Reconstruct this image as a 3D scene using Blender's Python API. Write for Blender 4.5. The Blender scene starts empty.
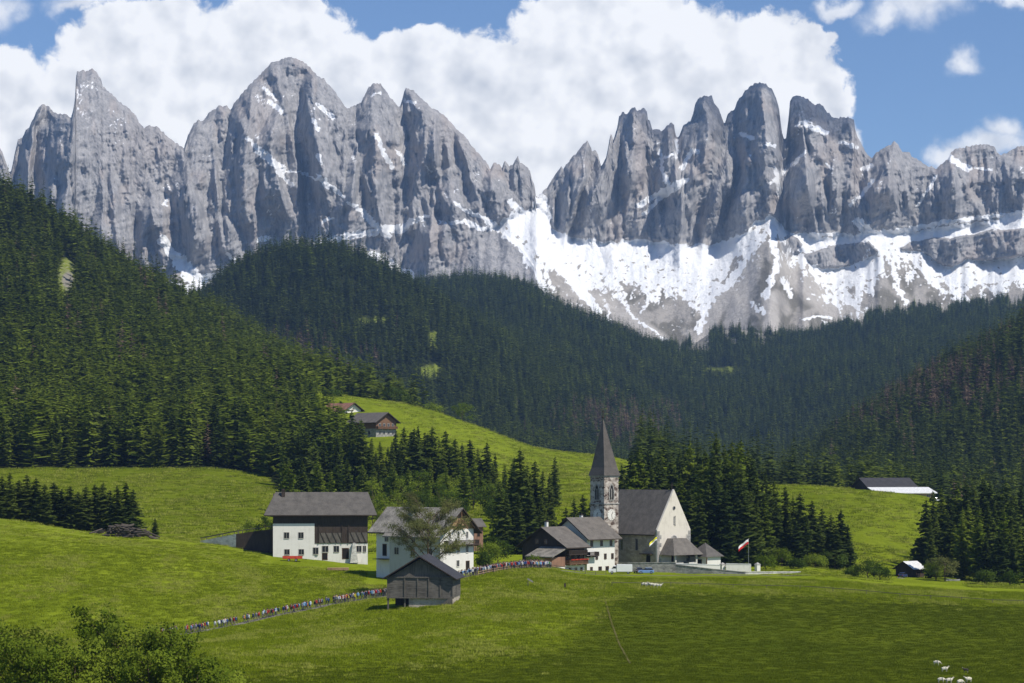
import bpy, bmesh, math, random
import numpy as np
from mathutils import Vector, Matrix
R = math.radians
random.seed(7)
RNG = np.random.default_rng(7)
F = 2250.0          # focal length in pixels of the 1024 wide picture
HY = 470.0          # picture row of the camera's eye level
CZ = 32.0           # eye height over the valley meadow datum
SC = bpy.context.scene
COL = SC.collection

def wx(px, d): return (px - 512.0) / F * d
def wz(py, d): return CZ - (py - HY) / F * d

# ------------------------------------------------------------------ numpy noise
def _hash(ix, iy, seed):
    h = (ix.astype(np.int64) * 374761393 + iy.astype(np.int64) * 668265263 + seed * 1442695041) & 0xFFFFFFFF
    h = ((h ^ (h >> 13)) * 1274126177) & 0xFFFFFFFF
    return (h ^ (h >> 16)) & 0xFFFFFFFF

def perlin(x, y, seed=0):
    x = np.asarray(x, float); y = np.asarray(y, float)
    ix = np.floor(x); iy = np.floor(y); fx = x - ix; fy = y - iy
    def g(ax, ay):
        a = _hash(ix + ax, iy + ay, seed) / 4294967296.0 * 2 * np.pi
        return np.cos(a) * (fx - ax) + np.sin(a) * (fy - ay)
    u = fx * fx * fx * (fx * (fx * 6 - 15) + 10); v = fy * fy * fy * (fy * (fy * 6 - 15) + 10)
    a = g(0, 0) * (1 - u) + g(1, 0) * u; b = g(0, 1) * (1 - u) + g(1, 1) * u
    return (a * (1 - v) + b * v) * 1.5

def fbm(x, y, seed=0, oct=5, gain=0.5, lac=2.03):
    s = 0; a = 1; t = 0
    for i in range(oct):
        s = s + a * perlin(x, y, seed + i * 17); t += a; a *= gain; x = x * lac + 13.1; y = y * lac + 7.7
    return s / t

def ridged(x, y, seed=0, oct=5, gain=0.55, lac=2.1):
    s = 0; a = 1; t = 0
    for i in range(oct):
        s = s + a * (1 - 2 * np.abs(perlin(x, y, seed + i * 31))); t += a; a *= gain; x = x * lac + 5.3; y = y * lac + 9.1
    return s / t

def sstep(a, b, x):
    t = np.clip((x - a) / (b - a), 0, 1); return t * t * (3 - 2 * t)

def pchip(xk, Y, xq):
    """monotone cubic interpolation along axis 0; Y is (n,m)"""
    xk = np.asarray(xk, float); Y = np.asarray(Y, float); one = Y.ndim == 1
    if one: Y = Y[:, None]
    h = np.diff(xk)[:, None]; dl = np.diff(Y, axis=0) / h
    n = len(xk); D = np.zeros_like(Y)
    w1 = 2 * h[1:] + h[:-1]; w2 = h[1:] + 2 * h[:-1]
    with np.errstate(divide='ignore', invalid='ignore'):
        m = (w1 + w2) / (w1 / dl[:-1] + w2 / dl[1:])
    D[1:-1] = np.where(dl[:-1] * dl[1:] > 0, m, 0); D[0] = dl[0]; D[-1] = dl[-1]
    D = np.nan_to_num(D)
    xq = np.clip(np.asarray(xq, float), xk[0], xk[-1])
    i = np.clip(np.searchsorted(xk, xq, side='right') - 1, 0, n - 2)
    t = ((xq - xk[i]) / (xk[i + 1] - xk[i]))[:, None]; hh = h[i]
    r = (2*t**3 - 3*t**2 + 1) * Y[i] + (t**3 - 2*t**2 + t) * hh * D[i] + (-2*t**3 + 3*t**2) * Y[i+1] + (t**3 - t**2) * hh * D[i+1]
    return r[:, 0] if one else r

def curve(pts, xq):
    p = np.array(pts, float); return pchip(p[:, 0], p[:, 1], xq)

def lin(pts, xq):
    p = np.array(pts, float); return np.interp(xq, p[:, 0], p[:, 1])

# ------------------------------------------------------------------ object helpers
def tag(o, label=None, cat=None, group=None, kind=None):
    if label: o['label'] = label
    if cat: o['category'] = cat
    if group: o['group'] = group
    if kind: o['kind'] = kind
    return o

def link(o, parent=None):
    COL.objects.link(o)
    if parent is not None: o.parent = parent
    return o

def empty(name, loc=(0, 0, 0), rz=0.0, parent=None):
    o = bpy.data.objects.new(name, None); o.location = loc; o.rotation_euler = (0, 0, rz)
    o.empty_display_size = 0.3
    return link(o, parent)

def fast_mesh(name, V, Fq, mats, smooth=False, midx=None):
    """V (n,3) ; Fq (m,k) constant-size faces or list of lists"""
    me = bpy.data.meshes.new(name)
    V = np.asarray(V, np.float32)
    if isinstance(Fq, np.ndarray):
        k = Fq.shape[1]; m = Fq.shape[0]
        me.vertices.add(len(V)); me.vertices.foreach_set('co', V.ravel())
        me.loops.add(m * k); me.loops.foreach_set('vertex_index', Fq.astype(np.int32).ravel())
        me.polygons.add(m); me.polygons.foreach_set('loop_start', np.arange(0, m * k, k, dtype=np.int32))
        me.polygons.foreach_set('loop_total', np.full(m, k, np.int32))
        me.update(calc_edges=True)
    else:
        me.from_pydata(V.tolist(), [], Fq); me.update()
    if not isinstance(mats, (list, tuple)): mats = [mats]
    for m_ in mats: me.materials.append(m_)
    if midx is not None: me.polygons.foreach_set('material_index', np.asarray(midx, np.int32))
    if smooth: me.polygons.foreach_set('use_smooth', np.ones(len(me.polygons), bool))
    return me

class MB:
    """collects shapes into one mesh"""
    def __init__(s): s.v = []; s.f = []; s.m = []
    def poly(s, pts, faces, mi=0):
        b = len(s.v); s.v += [tuple(p) for p in pts]
        s.f += [[b + i for i in f] for f in faces]; s.m += [mi] * len(faces); return s
    def box(s, x0, x1, y0, y1, z0, z1, mi=0):
        P = [(x0,y0,z0),(x1,y0,z0),(x1,y1,z0),(x0,y1,z0),(x0,y0,z1),(x1,y0,z1),(x1,y1,z1),(x0,y1,z1)]
        return s.poly(P, [[3,2,1,0],[4,5,6,7],[0,1,5,4],[1,2,6,5],[2,3,7,6],[3,0,4,7]], mi)
    def prism(s, ring, vec, mi=0):
        """closed polygon extruded along vec"""
        n = len(ring); v = Vector(vec); A = [Vector(p) for p in ring]; B = [p + v for p in A]
        f = [[i, (i+1) % n, n + (i+1) % n, n + i] for i in range(n)]
        f += [list(range(n))[::-1], [n + i for i in range(n)]]
        return s.poly(A + B, f, mi)
    def bar(s, a, b, w, h=None, mi=0):
        a = Vector(a); b = Vector(b); h = h or w; d = (b - a).normalized()
        up = Vector((0,0,1)) if abs(d.z) < 0.95 else Vector((1,0,0))
        x = d.cross(up).normalized() * (w/2); y = x.cross(d).normalized() * (h/2)
        return s.prism([a-x-y, a+x-y, a+x+y, a-x+y], b-a, mi)
    def tube(s, pts, rad, n=6, mi=0):
        pts = [Vector(p) for p in pts]; rings = []
        for i, p in enumerate(pts):
            d = (pts[min(i+1, len(pts)-1)] - pts[max(i-1, 0)]).normalized()
            up = Vector((1,0,0)) if abs(d.x) < 0.8 else Vector((0,1,0))
            x = d.cross(up).normalized(); y = d.cross(x).normalized()
            r = rad[i] if isinstance(rad, (list, tuple)) else rad
            rings.append([p + x*math.cos(2*math.pi*k/n)*r + y*math.sin(2*math.pi*k/n)*r for k in range(n)])
        P = [q for r_ in rings for q in r_]; f = []
        for i in range(len(pts)-1):
            for k in range(n):
                f.append([i*n+k, i*n+(k+1) % n, (i+1)*n+(k+1) % n, (i+1)*n+k])
        f.append(list(range(n))[::-1]); f.append([(len(pts)-1)*n+k for k in range(n)])
        return s.poly(P, f, mi)
    def build(s, name, mats, parent=None, smooth=False, bevel=0):
        me = fast_mesh(name, np.array(s.v, np.float32).reshape(-1,3), s.f, mats, smooth, s.m)
        bm = bmesh.new(); bm.from_mesh(me); bmesh.ops.recalc_face_normals(bm, faces=bm.faces); bm.to_mesh(me); bm.free()
        o = bpy.data.objects.new(name, me)
        if bevel:
            b = o.modifiers.new('bevel', 'BEVEL'); b.width = bevel; b.segments = 1
        return link(o, parent)

def grid_faces(nr, nc):
    i = np.arange(nr - 1)[:, None] * nc + np.arange(nc - 1)[None, :]
    return np.stack([i, i + 1, i + nc + 1, i + nc], -1).reshape(-1, 4)

def set_attr(me, name, arr, typ='FLOAT', domain='POINT'):
    a = me.attributes.new(name, typ, domain)
    key = {'FLOAT': 'value', 'INT': 'value', 'FLOAT_VECTOR': 'vector', 'FLOAT_COLOR': 'color'}[typ]
    a.data.foreach_set(key, np.ascontiguousarray(arr, np.int32 if typ == 'INT' else np.float32).ravel())

# ------------------------------------------------------------------ materials
class N:
    """tiny node-building helper"""
    def __init__(s, name, disp=None):
        s.mat = bpy.data.materials.new(name); s.mat.use_nodes = True
        s.t = s.mat.node_tree; s.t.nodes.clear(); s.out = s.n('ShaderNodeOutputMaterial')
    def n(s, typ, **kw):
        x = s.t.nodes.new(typ)
        for k, v in kw.items():
            if k.startswith('_'): x.inputs[k[1:]].default_value = v
            else: setattr(x, k, v)
        return x
    def l(s, a, b): s.t.links.new(a, b)
    def val(s, x, sock):
        if hasattr(x, 'is_output') or isinstance(x, bpy.types.NodeSocket): s.l(x, sock)
        else: sock.default_value = x
    def math(s, op, a, b=0.0, c=None, clamp=False):
        m = s.n('ShaderNodeMath', operation=op, use_clamp=clamp); s.val(a, m.inputs[0]); s.val(b, m.inputs[1])
        if c is not None: s.val(c, m.inputs[2])
        return m.outputs[0]
    def ramp(s, x, a, b, lo=0.0, hi=1.0):
        m = s.n('ShaderNodeMapRange', interpolation_type='SMOOTHSTEP'); s.val(x, m.inputs[0])
        for i, v in enumerate((a, b, lo, hi)): m.inputs[1+i].default_value = v
        return m.outputs[0]
    def mix(s, f, a, b, mode='MIX'):
        m = s.n('ShaderNodeMix', data_type='RGBA', blend_type=mode); s.val(f, m.inputs[0])
        for sock, v in ((m.inputs[6], a), (m.inputs[7], b)):
            if isinstance(v, (tuple, list)): sock.default_value = (*v[:3], 1)
            else: s.l(v, sock)
        return m.outputs[2]
    def coord(s, which='Object', scale=(1,1,1)):
        tc = s.n('ShaderNodeTexCoord'); mp = s.n('ShaderNodeMapping'); s.l(tc.outputs[which], mp.inputs[0])
        mp.inputs['Scale'].default_value = scale; return mp.outputs[0]
    def pos(s, scale=(1,1,1)):
        g = s.n('ShaderNodeNewGeometry'); mp = s.n('ShaderNodeMapping'); s.l(g.outputs['Position'], mp.inputs[0])
        mp.inputs['Scale'].default_value = scale; return mp.outputs[0]
    def noise(s, vec, scale=1.0, detail=4.0, rough=0.5, dist=0.0):
        x = s.n('ShaderNodeTexNoise'); s.l(vec, x.inputs['Vector'])
        x.inputs['Scale'].default_value = scale; x.inputs['Detail'].default_value = detail
        x.inputs['Roughness'].default_value = rough; x.inputs['Distortion'].default_value = dist
        return x.outputs['Fac']
    def attr(s, name, out='Fac'):
        a = s.n('ShaderNodeAttribute', attribute_name=name); return a.outputs[out]
    def rnd(s): return s.n('ShaderNodeObjectInfo').outputs['Random']
    def bump(s, h, strength=0.3, dist=0.1):
        b = s.n('ShaderNodeBump'); s.l(h, b.inputs['Height']); b.inputs['Strength'].default_value = strength
        b.inputs['Distance'].default_value = dist; return b.outputs[0]
    def done(s, color, rough=0.9, normal=None, spec=0.2, transl=0.0, metal=0.0):
        p = s.n('ShaderNodeBsdfPrincipled')
        s.val(color if not isinstance(color, tuple) else (*color[:3], 1), p.inputs['Base Color'])
        s.val(rough, p.inputs['Roughness']); p.inputs['Specular IOR Level'].default_value = spec
        p.inputs['Metallic'].default_value = metal
        if normal is not None: s.l(normal, p.inputs['Normal'])
        sh = p.outputs[0]
        if transl > 0:
            t = s.n('ShaderNodeBsdfTranslucent'); s.val(color if not isinstance(color, tuple) else (*color[:3], 1), t.inputs[0])
            m = s.n('ShaderNodeMixShader'); m.inputs[0].default_value = transl; s.l(sh, m.inputs[1]); s.l(t.outputs[0], m.inputs[2]); sh = m.outputs[0]
        s.l(sh, s.out.inputs[0]); return s.mat

def leaf_mat(name, c0, c1, transl=0.25, vary=0.5, upright=False):
    b = N(name); r = b.rnd(); nz = b.noise(b.coord('Object'), 0.45, 3, 0.6)
    f = b.math('MULTIPLY_ADD', r, 0.9, b.math('MULTIPLY_ADD', nz, 1.2, -0.62), clamp=True)
    # sprays are shaded half as the flat faces they are, half as the rounded crown they make up
    g = b.n('ShaderNodeNewGeometry'); tc = b.n('ShaderNodeTexCoord'); m_ = b.n('ShaderNodeVectorMath', operation='MULTIPLY'); b.l(tc.outputs['Object'], m_.inputs[0]); m_.inputs[1].default_value = (1, 1, 0.0)
    k_ = b.n('ShaderNodeVectorMath', operation='NORMALIZE'); b.l(m_.outputs[0], k_.inputs[0]); u_ = b.n('ShaderNodeVectorMath', operation='ADD'); b.l(k_.outputs[0], u_.inputs[0]); u_.inputs[1].default_value = (0, 0, 0.45)
    tr = b.n('ShaderNodeVectorTransform', vector_type='VECTOR', convert_from='OBJECT', convert_to='WORLD'); b.l(u_.outputs[0], tr.inputs[0]); k2 = b.n('ShaderNodeVectorMath', operation='NORMALIZE'); b.l(tr.outputs[0], k2.inputs[0])
    a_ = b.n('ShaderNodeVectorMath', operation='ADD'); b.l(k2.outputs[0], a_.inputs[0]); b.l(g.outputs['Normal'], a_.inputs[1]); k3 = b.n('ShaderNodeVectorMath', operation='NORMALIZE'); b.l(a_.outputs[0], k3.inputs[0]); nrm = k3.outputs[0]
    if upright:      # blades are shaded like the sward they belong to
        v = b.n('ShaderNodeVectorMath', operation='ADD'); b.l(g.outputs['Normal'], v.inputs[0]); v.inputs[1].default_value = (0, 0, 1.6)
        w = b.n('ShaderNodeVectorMath', operation='NORMALIZE'); b.l(v.outputs[0], w.inputs[0]); nrm = w.outputs[0]
    return b.done(b.mix(f, c0, c1), 0.75, nrm, spec=0.0, transl=transl)

def plain(name, col, rough=0.8, vary=0.15, scale=1.5, metal=0.0, spec=0.25, stretch=(1,1,1)):
    b = N(name); nz = b.noise(b.coord('Object', stretch), scale, 5, 0.6)
    lo = tuple(c * (1 - vary) for c in col); hi = tuple(min(1, c * (1 + vary)) for c in col)
    return b.done(b.mix(b.ramp(nz, 0.3, 0.7), lo, hi), rough, spec=spec, metal=metal)

def planks(name, col, across=(7, 7, 0.6), vary=0.35):
    """weathered boards: streaks that run along one axis"""
    b = N(name); n1 = b.noise(b.coord('Object', across), 1.0, 3, 0.7); n2 = b.noise(b.coord('Object'), 0.35, 4, 0.6)
    f = b.math('MULTIPLY_ADD', n2, 0.6, b.math('MULTIPLY', n1, 0.8)); f = b.ramp(f, 0.4, 0.95)
    lo = tuple(c * (1 - vary) for c in col); hi = tuple(min(1, c * (1 + vary * 1.3)) for c in col)
    return b.done(b.mix(f, lo, hi), 0.85, b.bump(n1, 0.5, 0.05), spec=0.15)

def plaster(name, col, dirt=0.3, stain=(0.35, 0.31, 0.26)):
    b = N(name); c = b.coord('Object'); n1 = b.noise(c, 0.5, 5, 0.65); n2 = b.noise(b.coord('Object', (1.5, 1.5, 0.25)), 1.2, 4, 0.6)
    f = b.math('MULTIPLY', b.ramp(b.math('MULTIPLY_ADD', n1, 0.6, b.math('MULTIPLY', n2, 0.5)), 0.52, 0.8), dirt)
    return b.done(b.mix(f, col, stain), 0.9, b.bump(b.noise(c, 6, 4, 0.7), 0.25, 0.03), spec=0.15)

def shingle(name, col, vary=0.35):
    b = N(name); g = b.coord('Object')
    br = b.n('ShaderNodeTexBrick'); b.l(b.coord('Object', (1.0, 1.0, 1.0)), br.inputs['Vector'])
    n1 = b.noise(g, 0.6, 5, 0.65); n2 = b.noise(b.coord('Object', (4, 4, 4)), 1.3, 3, 0.7)
    lo = tuple(c * (1 - vary) for c in col); hi = tuple(min(1, c * (1 + vary)) for c in col)
    f = b.math('MULTIPLY_ADD', n2, 0.55, b.math('MULTIPLY', n1, 0.5))
    return b.done(b.mix(b.ramp(f, 0.35, 0.7), lo, hi), 0.7, b.bump(n2, 0.6, 0.05), spec=0.3)

def rubble(name, c0, c1, mortar, scale=1.4):
    b = N(name); c = b.coord('Object', (1, 1, 1.5))
    v = b.n('ShaderNodeTexVoronoi'); b.l(c, v.inputs['Vector']); v.inputs['Scale'].default_value = scale
    e = b.n('ShaderNodeTexVoronoi', feature='DISTANCE_TO_EDGE'); b.l(c, e.inputs['Vector']); e.inputs['Scale'].default_value = scale
    n1 = b.noise(c, 0.5, 4, 0.6); sp = b.n('ShaderNodeSeparateColor'); b.l(v.outputs['Color'], sp.inputs[0])
    col = b.mix(b.ramp(b.math('MULTIPLY_ADD', n1, 1.1, b.math('MULTIPLY', sp.outputs[0], 0.55)), 0.55, 1.05), c0, c1)
    ed = b.ramp(e.outputs['Distance'], 0.02, 0.1)
    col = b.mix(ed, mortar, col)
    return b.done(col, 0.9, b.bump(ed, 0.5, 0.05), spec=0.15)

M = {}
M['white_plaster'] = plaster('white_plaster', (0.72, 0.695, 0.64), 0.35)
M['shaded_plaster'] = plaster('shaded_plaster', (0.47, 0.455, 0.41), 0.5)  # stained plaster, its base greyed to carry the shade of a left wall
M['church_plaster'] = plaster('church_plaster', (0.66, 0.605, 0.52), 0.5, (0.3, 0.26, 0.22))
M['church_stone'] = rubble('church_stone', (0.3, 0.26, 0.21), (0.44, 0.385, 0.315), (0.33, 0.29, 0.235), 0.8)
M['tower_stone'] = rubble('tower_stone', (0.09, 0.062, 0.05), (0.5, 0.45, 0.4), (0.36, 0.31, 0.27), 0.8)
M['grey_stone'] = rubble('grey_stone', (0.22, 0.21, 0.195), (0.38, 0.36, 0.33), (0.3, 0.29, 0.27), 1.1)
M['pale_stone'] = rubble('pale_stone', (0.42, 0.4, 0.37), (0.62, 0.6, 0.56), (0.55, 0.53, 0.5), 1.1)
M['grey_roof'] = shingle('grey_shingle', (0.094, 0.085, 0.074))
M['brown_grey_roof'] = shingle('brown_grey_shingle', (0.125, 0.111, 0.095))
M['worn_roof'] = shingle('weathered_wood_shingle', (0.2, 0.184, 0.155), 0.6)
M['dark_roof'] = shingle('dark_shingle', (0.04, 0.038, 0.04))
M['spire_roof'] = shingle('spire_shingle', (0.092, 0.08, 0.07))
M['red_roof'] = shingle('red_brown_tile', (0.23, 0.115, 0.08))
M['white_roof'] = plain('white_roof_sheet', (0.62, 0.62, 0.61), 0.6)
M['beige_stone'] = rubble('beige_stone', (0.3, 0.25, 0.2), (0.46, 0.4, 0.32), (0.4, 0.35, 0.29), 0.9)
M['dark_wood'] = planks('dark_timber', (0.05, 0.038, 0.03))
M['brown_wood'] = planks('brown_timber', (0.15, 0.085, 0.05))
M['red_wood'] = planks('reddish_timber', (0.22, 0.125, 0.085))
M['pale_wood'] = planks('pale_timber', (0.33, 0.22, 0.13))
M['grey_wood'] = planks('grey_weathered_timber', (0.098, 0.088, 0.074), (9, 9, 0.5), 0.5)
M['grey_wood_flat'] = planks('grey_weathered_boards', (0.1, 0.09, 0.077), (0.5, 0.5, 6), 0.6)
M['glass'] = plain('window_glass', (0.02, 0.022, 0.026), 0.12, 0.2, spec=0.5)
M['opening'] = plain('dark_opening_door', (0.018, 0.015, 0.013), 0.9)
M['frame'] = plain('window_frame_paint', (0.45, 0.42, 0.38), 0.7)
M['wood_frame'] = plain('window_frame_wood', (0.14, 0.08, 0.045), 0.7)
M['path'] = plain('path_gravel', (0.17, 0.16, 0.12), 0.95, 0.25, 1.2)
M['dirt'] = plain('trail_dirt', (0.095, 0.085, 0.014), 0.95, 0.35, 1.0)
M['bark'] = planks('bark', (0.085, 0.06, 0.042), (5, 5, 0.8))
M['log'] = planks('log_bark', (0.06, 0.05, 0.04), (2, 2, 2), 0.9)
M['spruce'] = leaf_mat('spruce_needles', (0.034, 0.054, 0.013), (0.115, 0.148, 0.026), 0.3)
M['spruce_mid'] = leaf_mat('bright_spruce_needles', (0.078, 0.11, 0.012), (0.19, 0.235, 0.03), 0.34)
M['larch'] = leaf_mat('larch_needles', (0.11, 0.155, 0.014), (0.2, 0.25, 0.03), 0.35)
M['dead'] = leaf_mat('brown_needles', (0.14, 0.098, 0.068), (0.25, 0.178, 0.125), 0.2)
M['leaf'] = leaf_mat('fresh_leaf', (0.10, 0.15, 0.012), (0.25, 0.31, 0.035), 0.42)
M['leaf_dark'] = leaf_mat('bush_leaf', (0.045, 0.075, 0.01), (0.1, 0.145, 0.02), 0.3)
M['leaf_olive'] = leaf_mat('olive_bud', (0.14, 0.155, 0.045), (0.22, 0.225, 0.075), 0.4)
M['black'] = plain('black_rubber', (0.02, 0.02, 0.02), 0.8)
M['metal'] = plain('galvanised_metal', (0.4, 0.4, 0.4), 0.45, metal=0.7)
M['white_paint'] = plain('white_vehicle_paint', (0.8, 0.8, 0.8), 0.35, 0.03, spec=0.5)
M['blue_paint'] = plain('blue_vehicle_paint', (0.16, 0.27, 0.5), 0.3, 0.05, spec=0.5)
M['dark_blue_paint'] = plain('dark_blue_vehicle_paint', (0.03, 0.05, 0.13), 0.3, 0.05, spec=0.5)
M['red'] = plain('red_paint', (0.5, 0.06, 0.03), 0.6, 0.2)
M['wool'] = plain('sheep_wool', (0.6, 0.56, 0.45), 0.95, 0.12, 8)
M['sheep_face'] = plain('sheep_face', (0.5, 0.44, 0.36), 0.9)
M['dark_fleece'] = plain('dark_fleece', (0.06, 0.05, 0.045), 0.95)
M['skin'] = plain('skin', (0.5, 0.31, 0.22), 0.7)
M['hair'] = plain('hair', (0.07, 0.05, 0.035), 0.8)
M['trousers'] = plain('trousers', (0.05, 0.055, 0.075), 0.9)
M['trousers_tan'] = plain('trousers_tan', (0.2, 0.17, 0.13), 0.9)
M['shoe'] = plain('shoe', (0.05, 0.04, 0.035), 0.8)
def obj_color(name):
    b = N(name); oi = b.n('ShaderNodeObjectInfo')
    return b.done(oi.outputs['Color'], 0.85)
M['jacket'] = obj_color('jacket_cloth')
M['white_cloth'] = plain('white_cloth', (0.8, 0.78, 0.75), 0.9, 0.05)
M['red_cloth'] = plain('red_cloth', (0.55, 0.03, 0.03), 0.9, 0.1)
M['yellow_cloth'] = plain('yellow_cloth', (0.72, 0.66, 0.03), 0.9, 0.1)
# ================================================================== TERRAIN
PX = np.arange(-560, 1585, 4.0)
KEY = [  # (distance, [(px, py of the ground there) ...])
 (40,  [(-560,880),(1600,880)]),
 (120, [(-560,775),(1600,775)]),
 (200, [(-560,748),(0,748),(500,752),(1600,752)]),
 (290, [(-560,690),(0,695),(300,700),(600,708),(1600,708)]),
 (370, [(-560,650),(0,656),(170,660),(400,661),(1024,662),(1600,662)]),
 (445, [(-560,636),(0,640),(170,637),(300,628),(385,618),(450,613),(520,610),(600,612),(800,616),(1024,622),(1600,630)]),
 (500, [(-560,575),(-300,572),(0,578),(170,590),(250,592),(300,594),(385,594),(420,592),(450,586),(520,583),(600,588),(800,592),(1024,602),(1600,605)]),
 (540, [(-560,535),(0,548),(170,555),(250,566),(300,570),(385,574),(450,570),(520,567),(600,577),(700,578),(800,580),(1024,593),(1600,598)]),
 (580, [(-560,490),(-300,500),(0,519),(100,534),(170,539),(250,549),(300,555),(385,563),(450,563),(520,563),(600,572),(700,574),(800,574),(900,583),(1024,588),(1600,590)]),
 (640, [(-560,505),(0,527),(100,536),(170,535),(250,539),(300,548),(385,554),(450,554),(520,554),(600,563),(700,566),(800,567),(900,579),(1024,581),(1600,580)]),
 (720, [(-560,480),(0,505),(100,514),(170,516),(250,516),(300,522),(400,520),(500,520),(560,516),(620,530),(700,543),(760,550),(800,548),(850,546),(900,556),(960,563),(1024,565),(1600,560)]),
 (800, [(-560,463),(0,488),(170,493),(270,496),(330,500),(400,496),(470,500),(560,503),(600,508),(700,520),(780,517),(840,515),(900,522),(960,540),(1024,550),(1600,545)]),
 (900, [(-560,430),(0,470),(100,471),(200,471),(270,477),(330,480),(400,468),(470,478),(560,488),(600,487),(700,490),(780,486),(850,488),(920,495),(960,512),(1024,530),(1600,530)]),
 (1100,[(-560,360),(0,420),(100,430),(200,432),(300,432),(350,433),(400,434),(470,447),(540,466),(600,472),(640,480),(700,500),(800,515),(920,520),(1024,535),(1600,520)]),
 (1250,[(-560,310),(0,375),(100,385),(200,395),(280,397),(310,389),(350,395),(400,403),(470,424),(540,448),(590,455),(640,465),(700,500),(800,530),(920,515),(1024,520),(1600,480)]),
 (1600,[(-560,200),(0,283),(100,315),(200,352),(280,388),(340,410),(400,440),(600,490),(780,515),(900,480),(1024,440),(1300,360),(1600,300)]),
 (1900,[(-560,60),(-300,120),(-100,180),(0,212),(100,262),(200,320),(300,380),(340,405),(400,440),(600,490),(700,500),(780,495),(900,425),(1024,360),(1300,240),(1600,150)]),
 (2150,[(-560,90),(0,260),(100,310),(200,360),(300,400),(400,445),(600,485),(700,495),(760,482),(800,466),(850,434),(900,405),(950,373),(1000,344),(1024,330),(1150,265),(1300,195),(1600,90)]),
 (2400,[(-560,160),(0,350),(100,385),(200,400),(300,402),(400,425),(500,450),(600,470),(700,485),(780,488),(900,460),(1024,405),(1300,300),(1600,200)]),
 (3000,[(-560,330),(0,400),(100,362),(160,325),(205,302),(230,281),(260,266),(290,260),(320,259),(350,266),(380,278),(420,304),(480,340),(540,378),(600,410),(680,452),(760,466),(800,455),(900,420),(1024,380),(1300,320),(1600,280)]),
 (3400,[(-560,360),(0,420),(100,390),(205,345),(300,310),(350,314),(420,330),(480,334),(540,348),(600,370),(690,415),(740,420),(800,405),(900,380),(1024,350),(1600,300)]),
 (3900,[(-560,370),(0,400),(205,330),(300,318),(400,298),(420,293),(480,289),(520,294),(560,314),(600,332),(640,348),(700,372),(760,380),(800,368),(900,346),(1024,330),(1300,320),(1600,310)]),
 (4500,[(-560,380),(0,380),(205,340),(400,320),(520,318),(600,350),(640,358),(690,350),(715,337),(750,338),(800,344),(830,336),(870,324),(900,317),(960,313),(1024,310),(1300,300),(1600,300)]),
 (5200,[(-560,380),(400,360),(700,375),(1024,350),(1600,340)]),
 (7100,[(-560,470),(1600,470)]),
]
KD = np.array([k[0] for k in KEY], float)
KZ = np.array([CZ - (curve(k[1], PX) - HY) / F * k[0] for k in KEY])
ROW = np.unique(np.concatenate([np.geomspace(40, 430, 120), np.arange(432, 760, 2.0), np.geomspace(762, 7100, 330)]))
TZ = pchip(KD, KZ, ROW)                                  # rows x columns
XX = (PX[None, :] - 512) / F * ROW[:, None]; YY = np.repeat(ROW[:, None], len(PX), 1)
near = 1 - sstep(640, 1000, YY)
TZ = TZ + near * (fbm(XX/26, YY/26, 3, 4) * 0.45 + fbm(XX/7, YY/9, 8, 3) * 0.12)
farw = sstep(950, 1700, YY)
TZ = TZ + farw * (fbm(XX/170, YY/170, 5, 4) * 16 + ridged(XX/420, YY/300, 9, 3) * 10 * sstep(1900, 3000, YY))
TZ = TZ + sstep(700, 900, YY) * (1 - farw) * fbm(XX/60, YY/60, 11, 3) * 1.2

def ground(x, y):
    """height of the terrain sheet (bilinear on its own grid)"""
    x = np.asarray(x, float); y = np.asarray(y, float)
    px = x / y * F + 512
    c = np.clip((px - PX[0]) / 4.0, 0, len(PX) - 1.001); ci = c.astype(int); cf = c - ci
    ri = np.clip(np.searchsorted(ROW, y, side='right') - 1, 0, len(ROW) - 2)
    rf = np.clip((y - ROW[ri]) / (ROW[ri+1] - ROW[ri]), 0, 1)
    return (TZ[ri, ci]*(1-cf) + TZ[ri, ci+1]*cf)*(1-rf) + (TZ[ri+1, ci]*(1-cf) + TZ[ri+1, ci+1]*cf)*rf
def gz(x, y): return float(ground(np.array([x]), np.array([y]))[0])
def at(px, d, dz=0.0):
    x = wx(px, d); return Vector((x, d, gz(x, d) + dz))
def at_row(px, py, d0, d1):
    """the point of the terrain seen at pixel (px, py) between two distances"""
    ds = np.linspace(d0, d1, 800); z = ground(wx(px, ds), ds); r = HY + (CZ - z) / ds * F
    i = int(np.argmin(np.abs(r - py))); return at(px, float(ds[i]))

def inpoly(px, d, poly):
    p = np.array(poly, float); inside = np.zeros(np.shape(px), bool); j = len(p) - 1
    for i in range(len(p)):
        c = ((p[i,1] > d) != (p[j,1] > d)) & (px < (p[j,0]-p[i,0]) * (d-p[i,1]) / (p[j,1]-p[i,1] + 1e-9) + p[i,0])
        inside ^= c; j = i
    return inside

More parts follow.
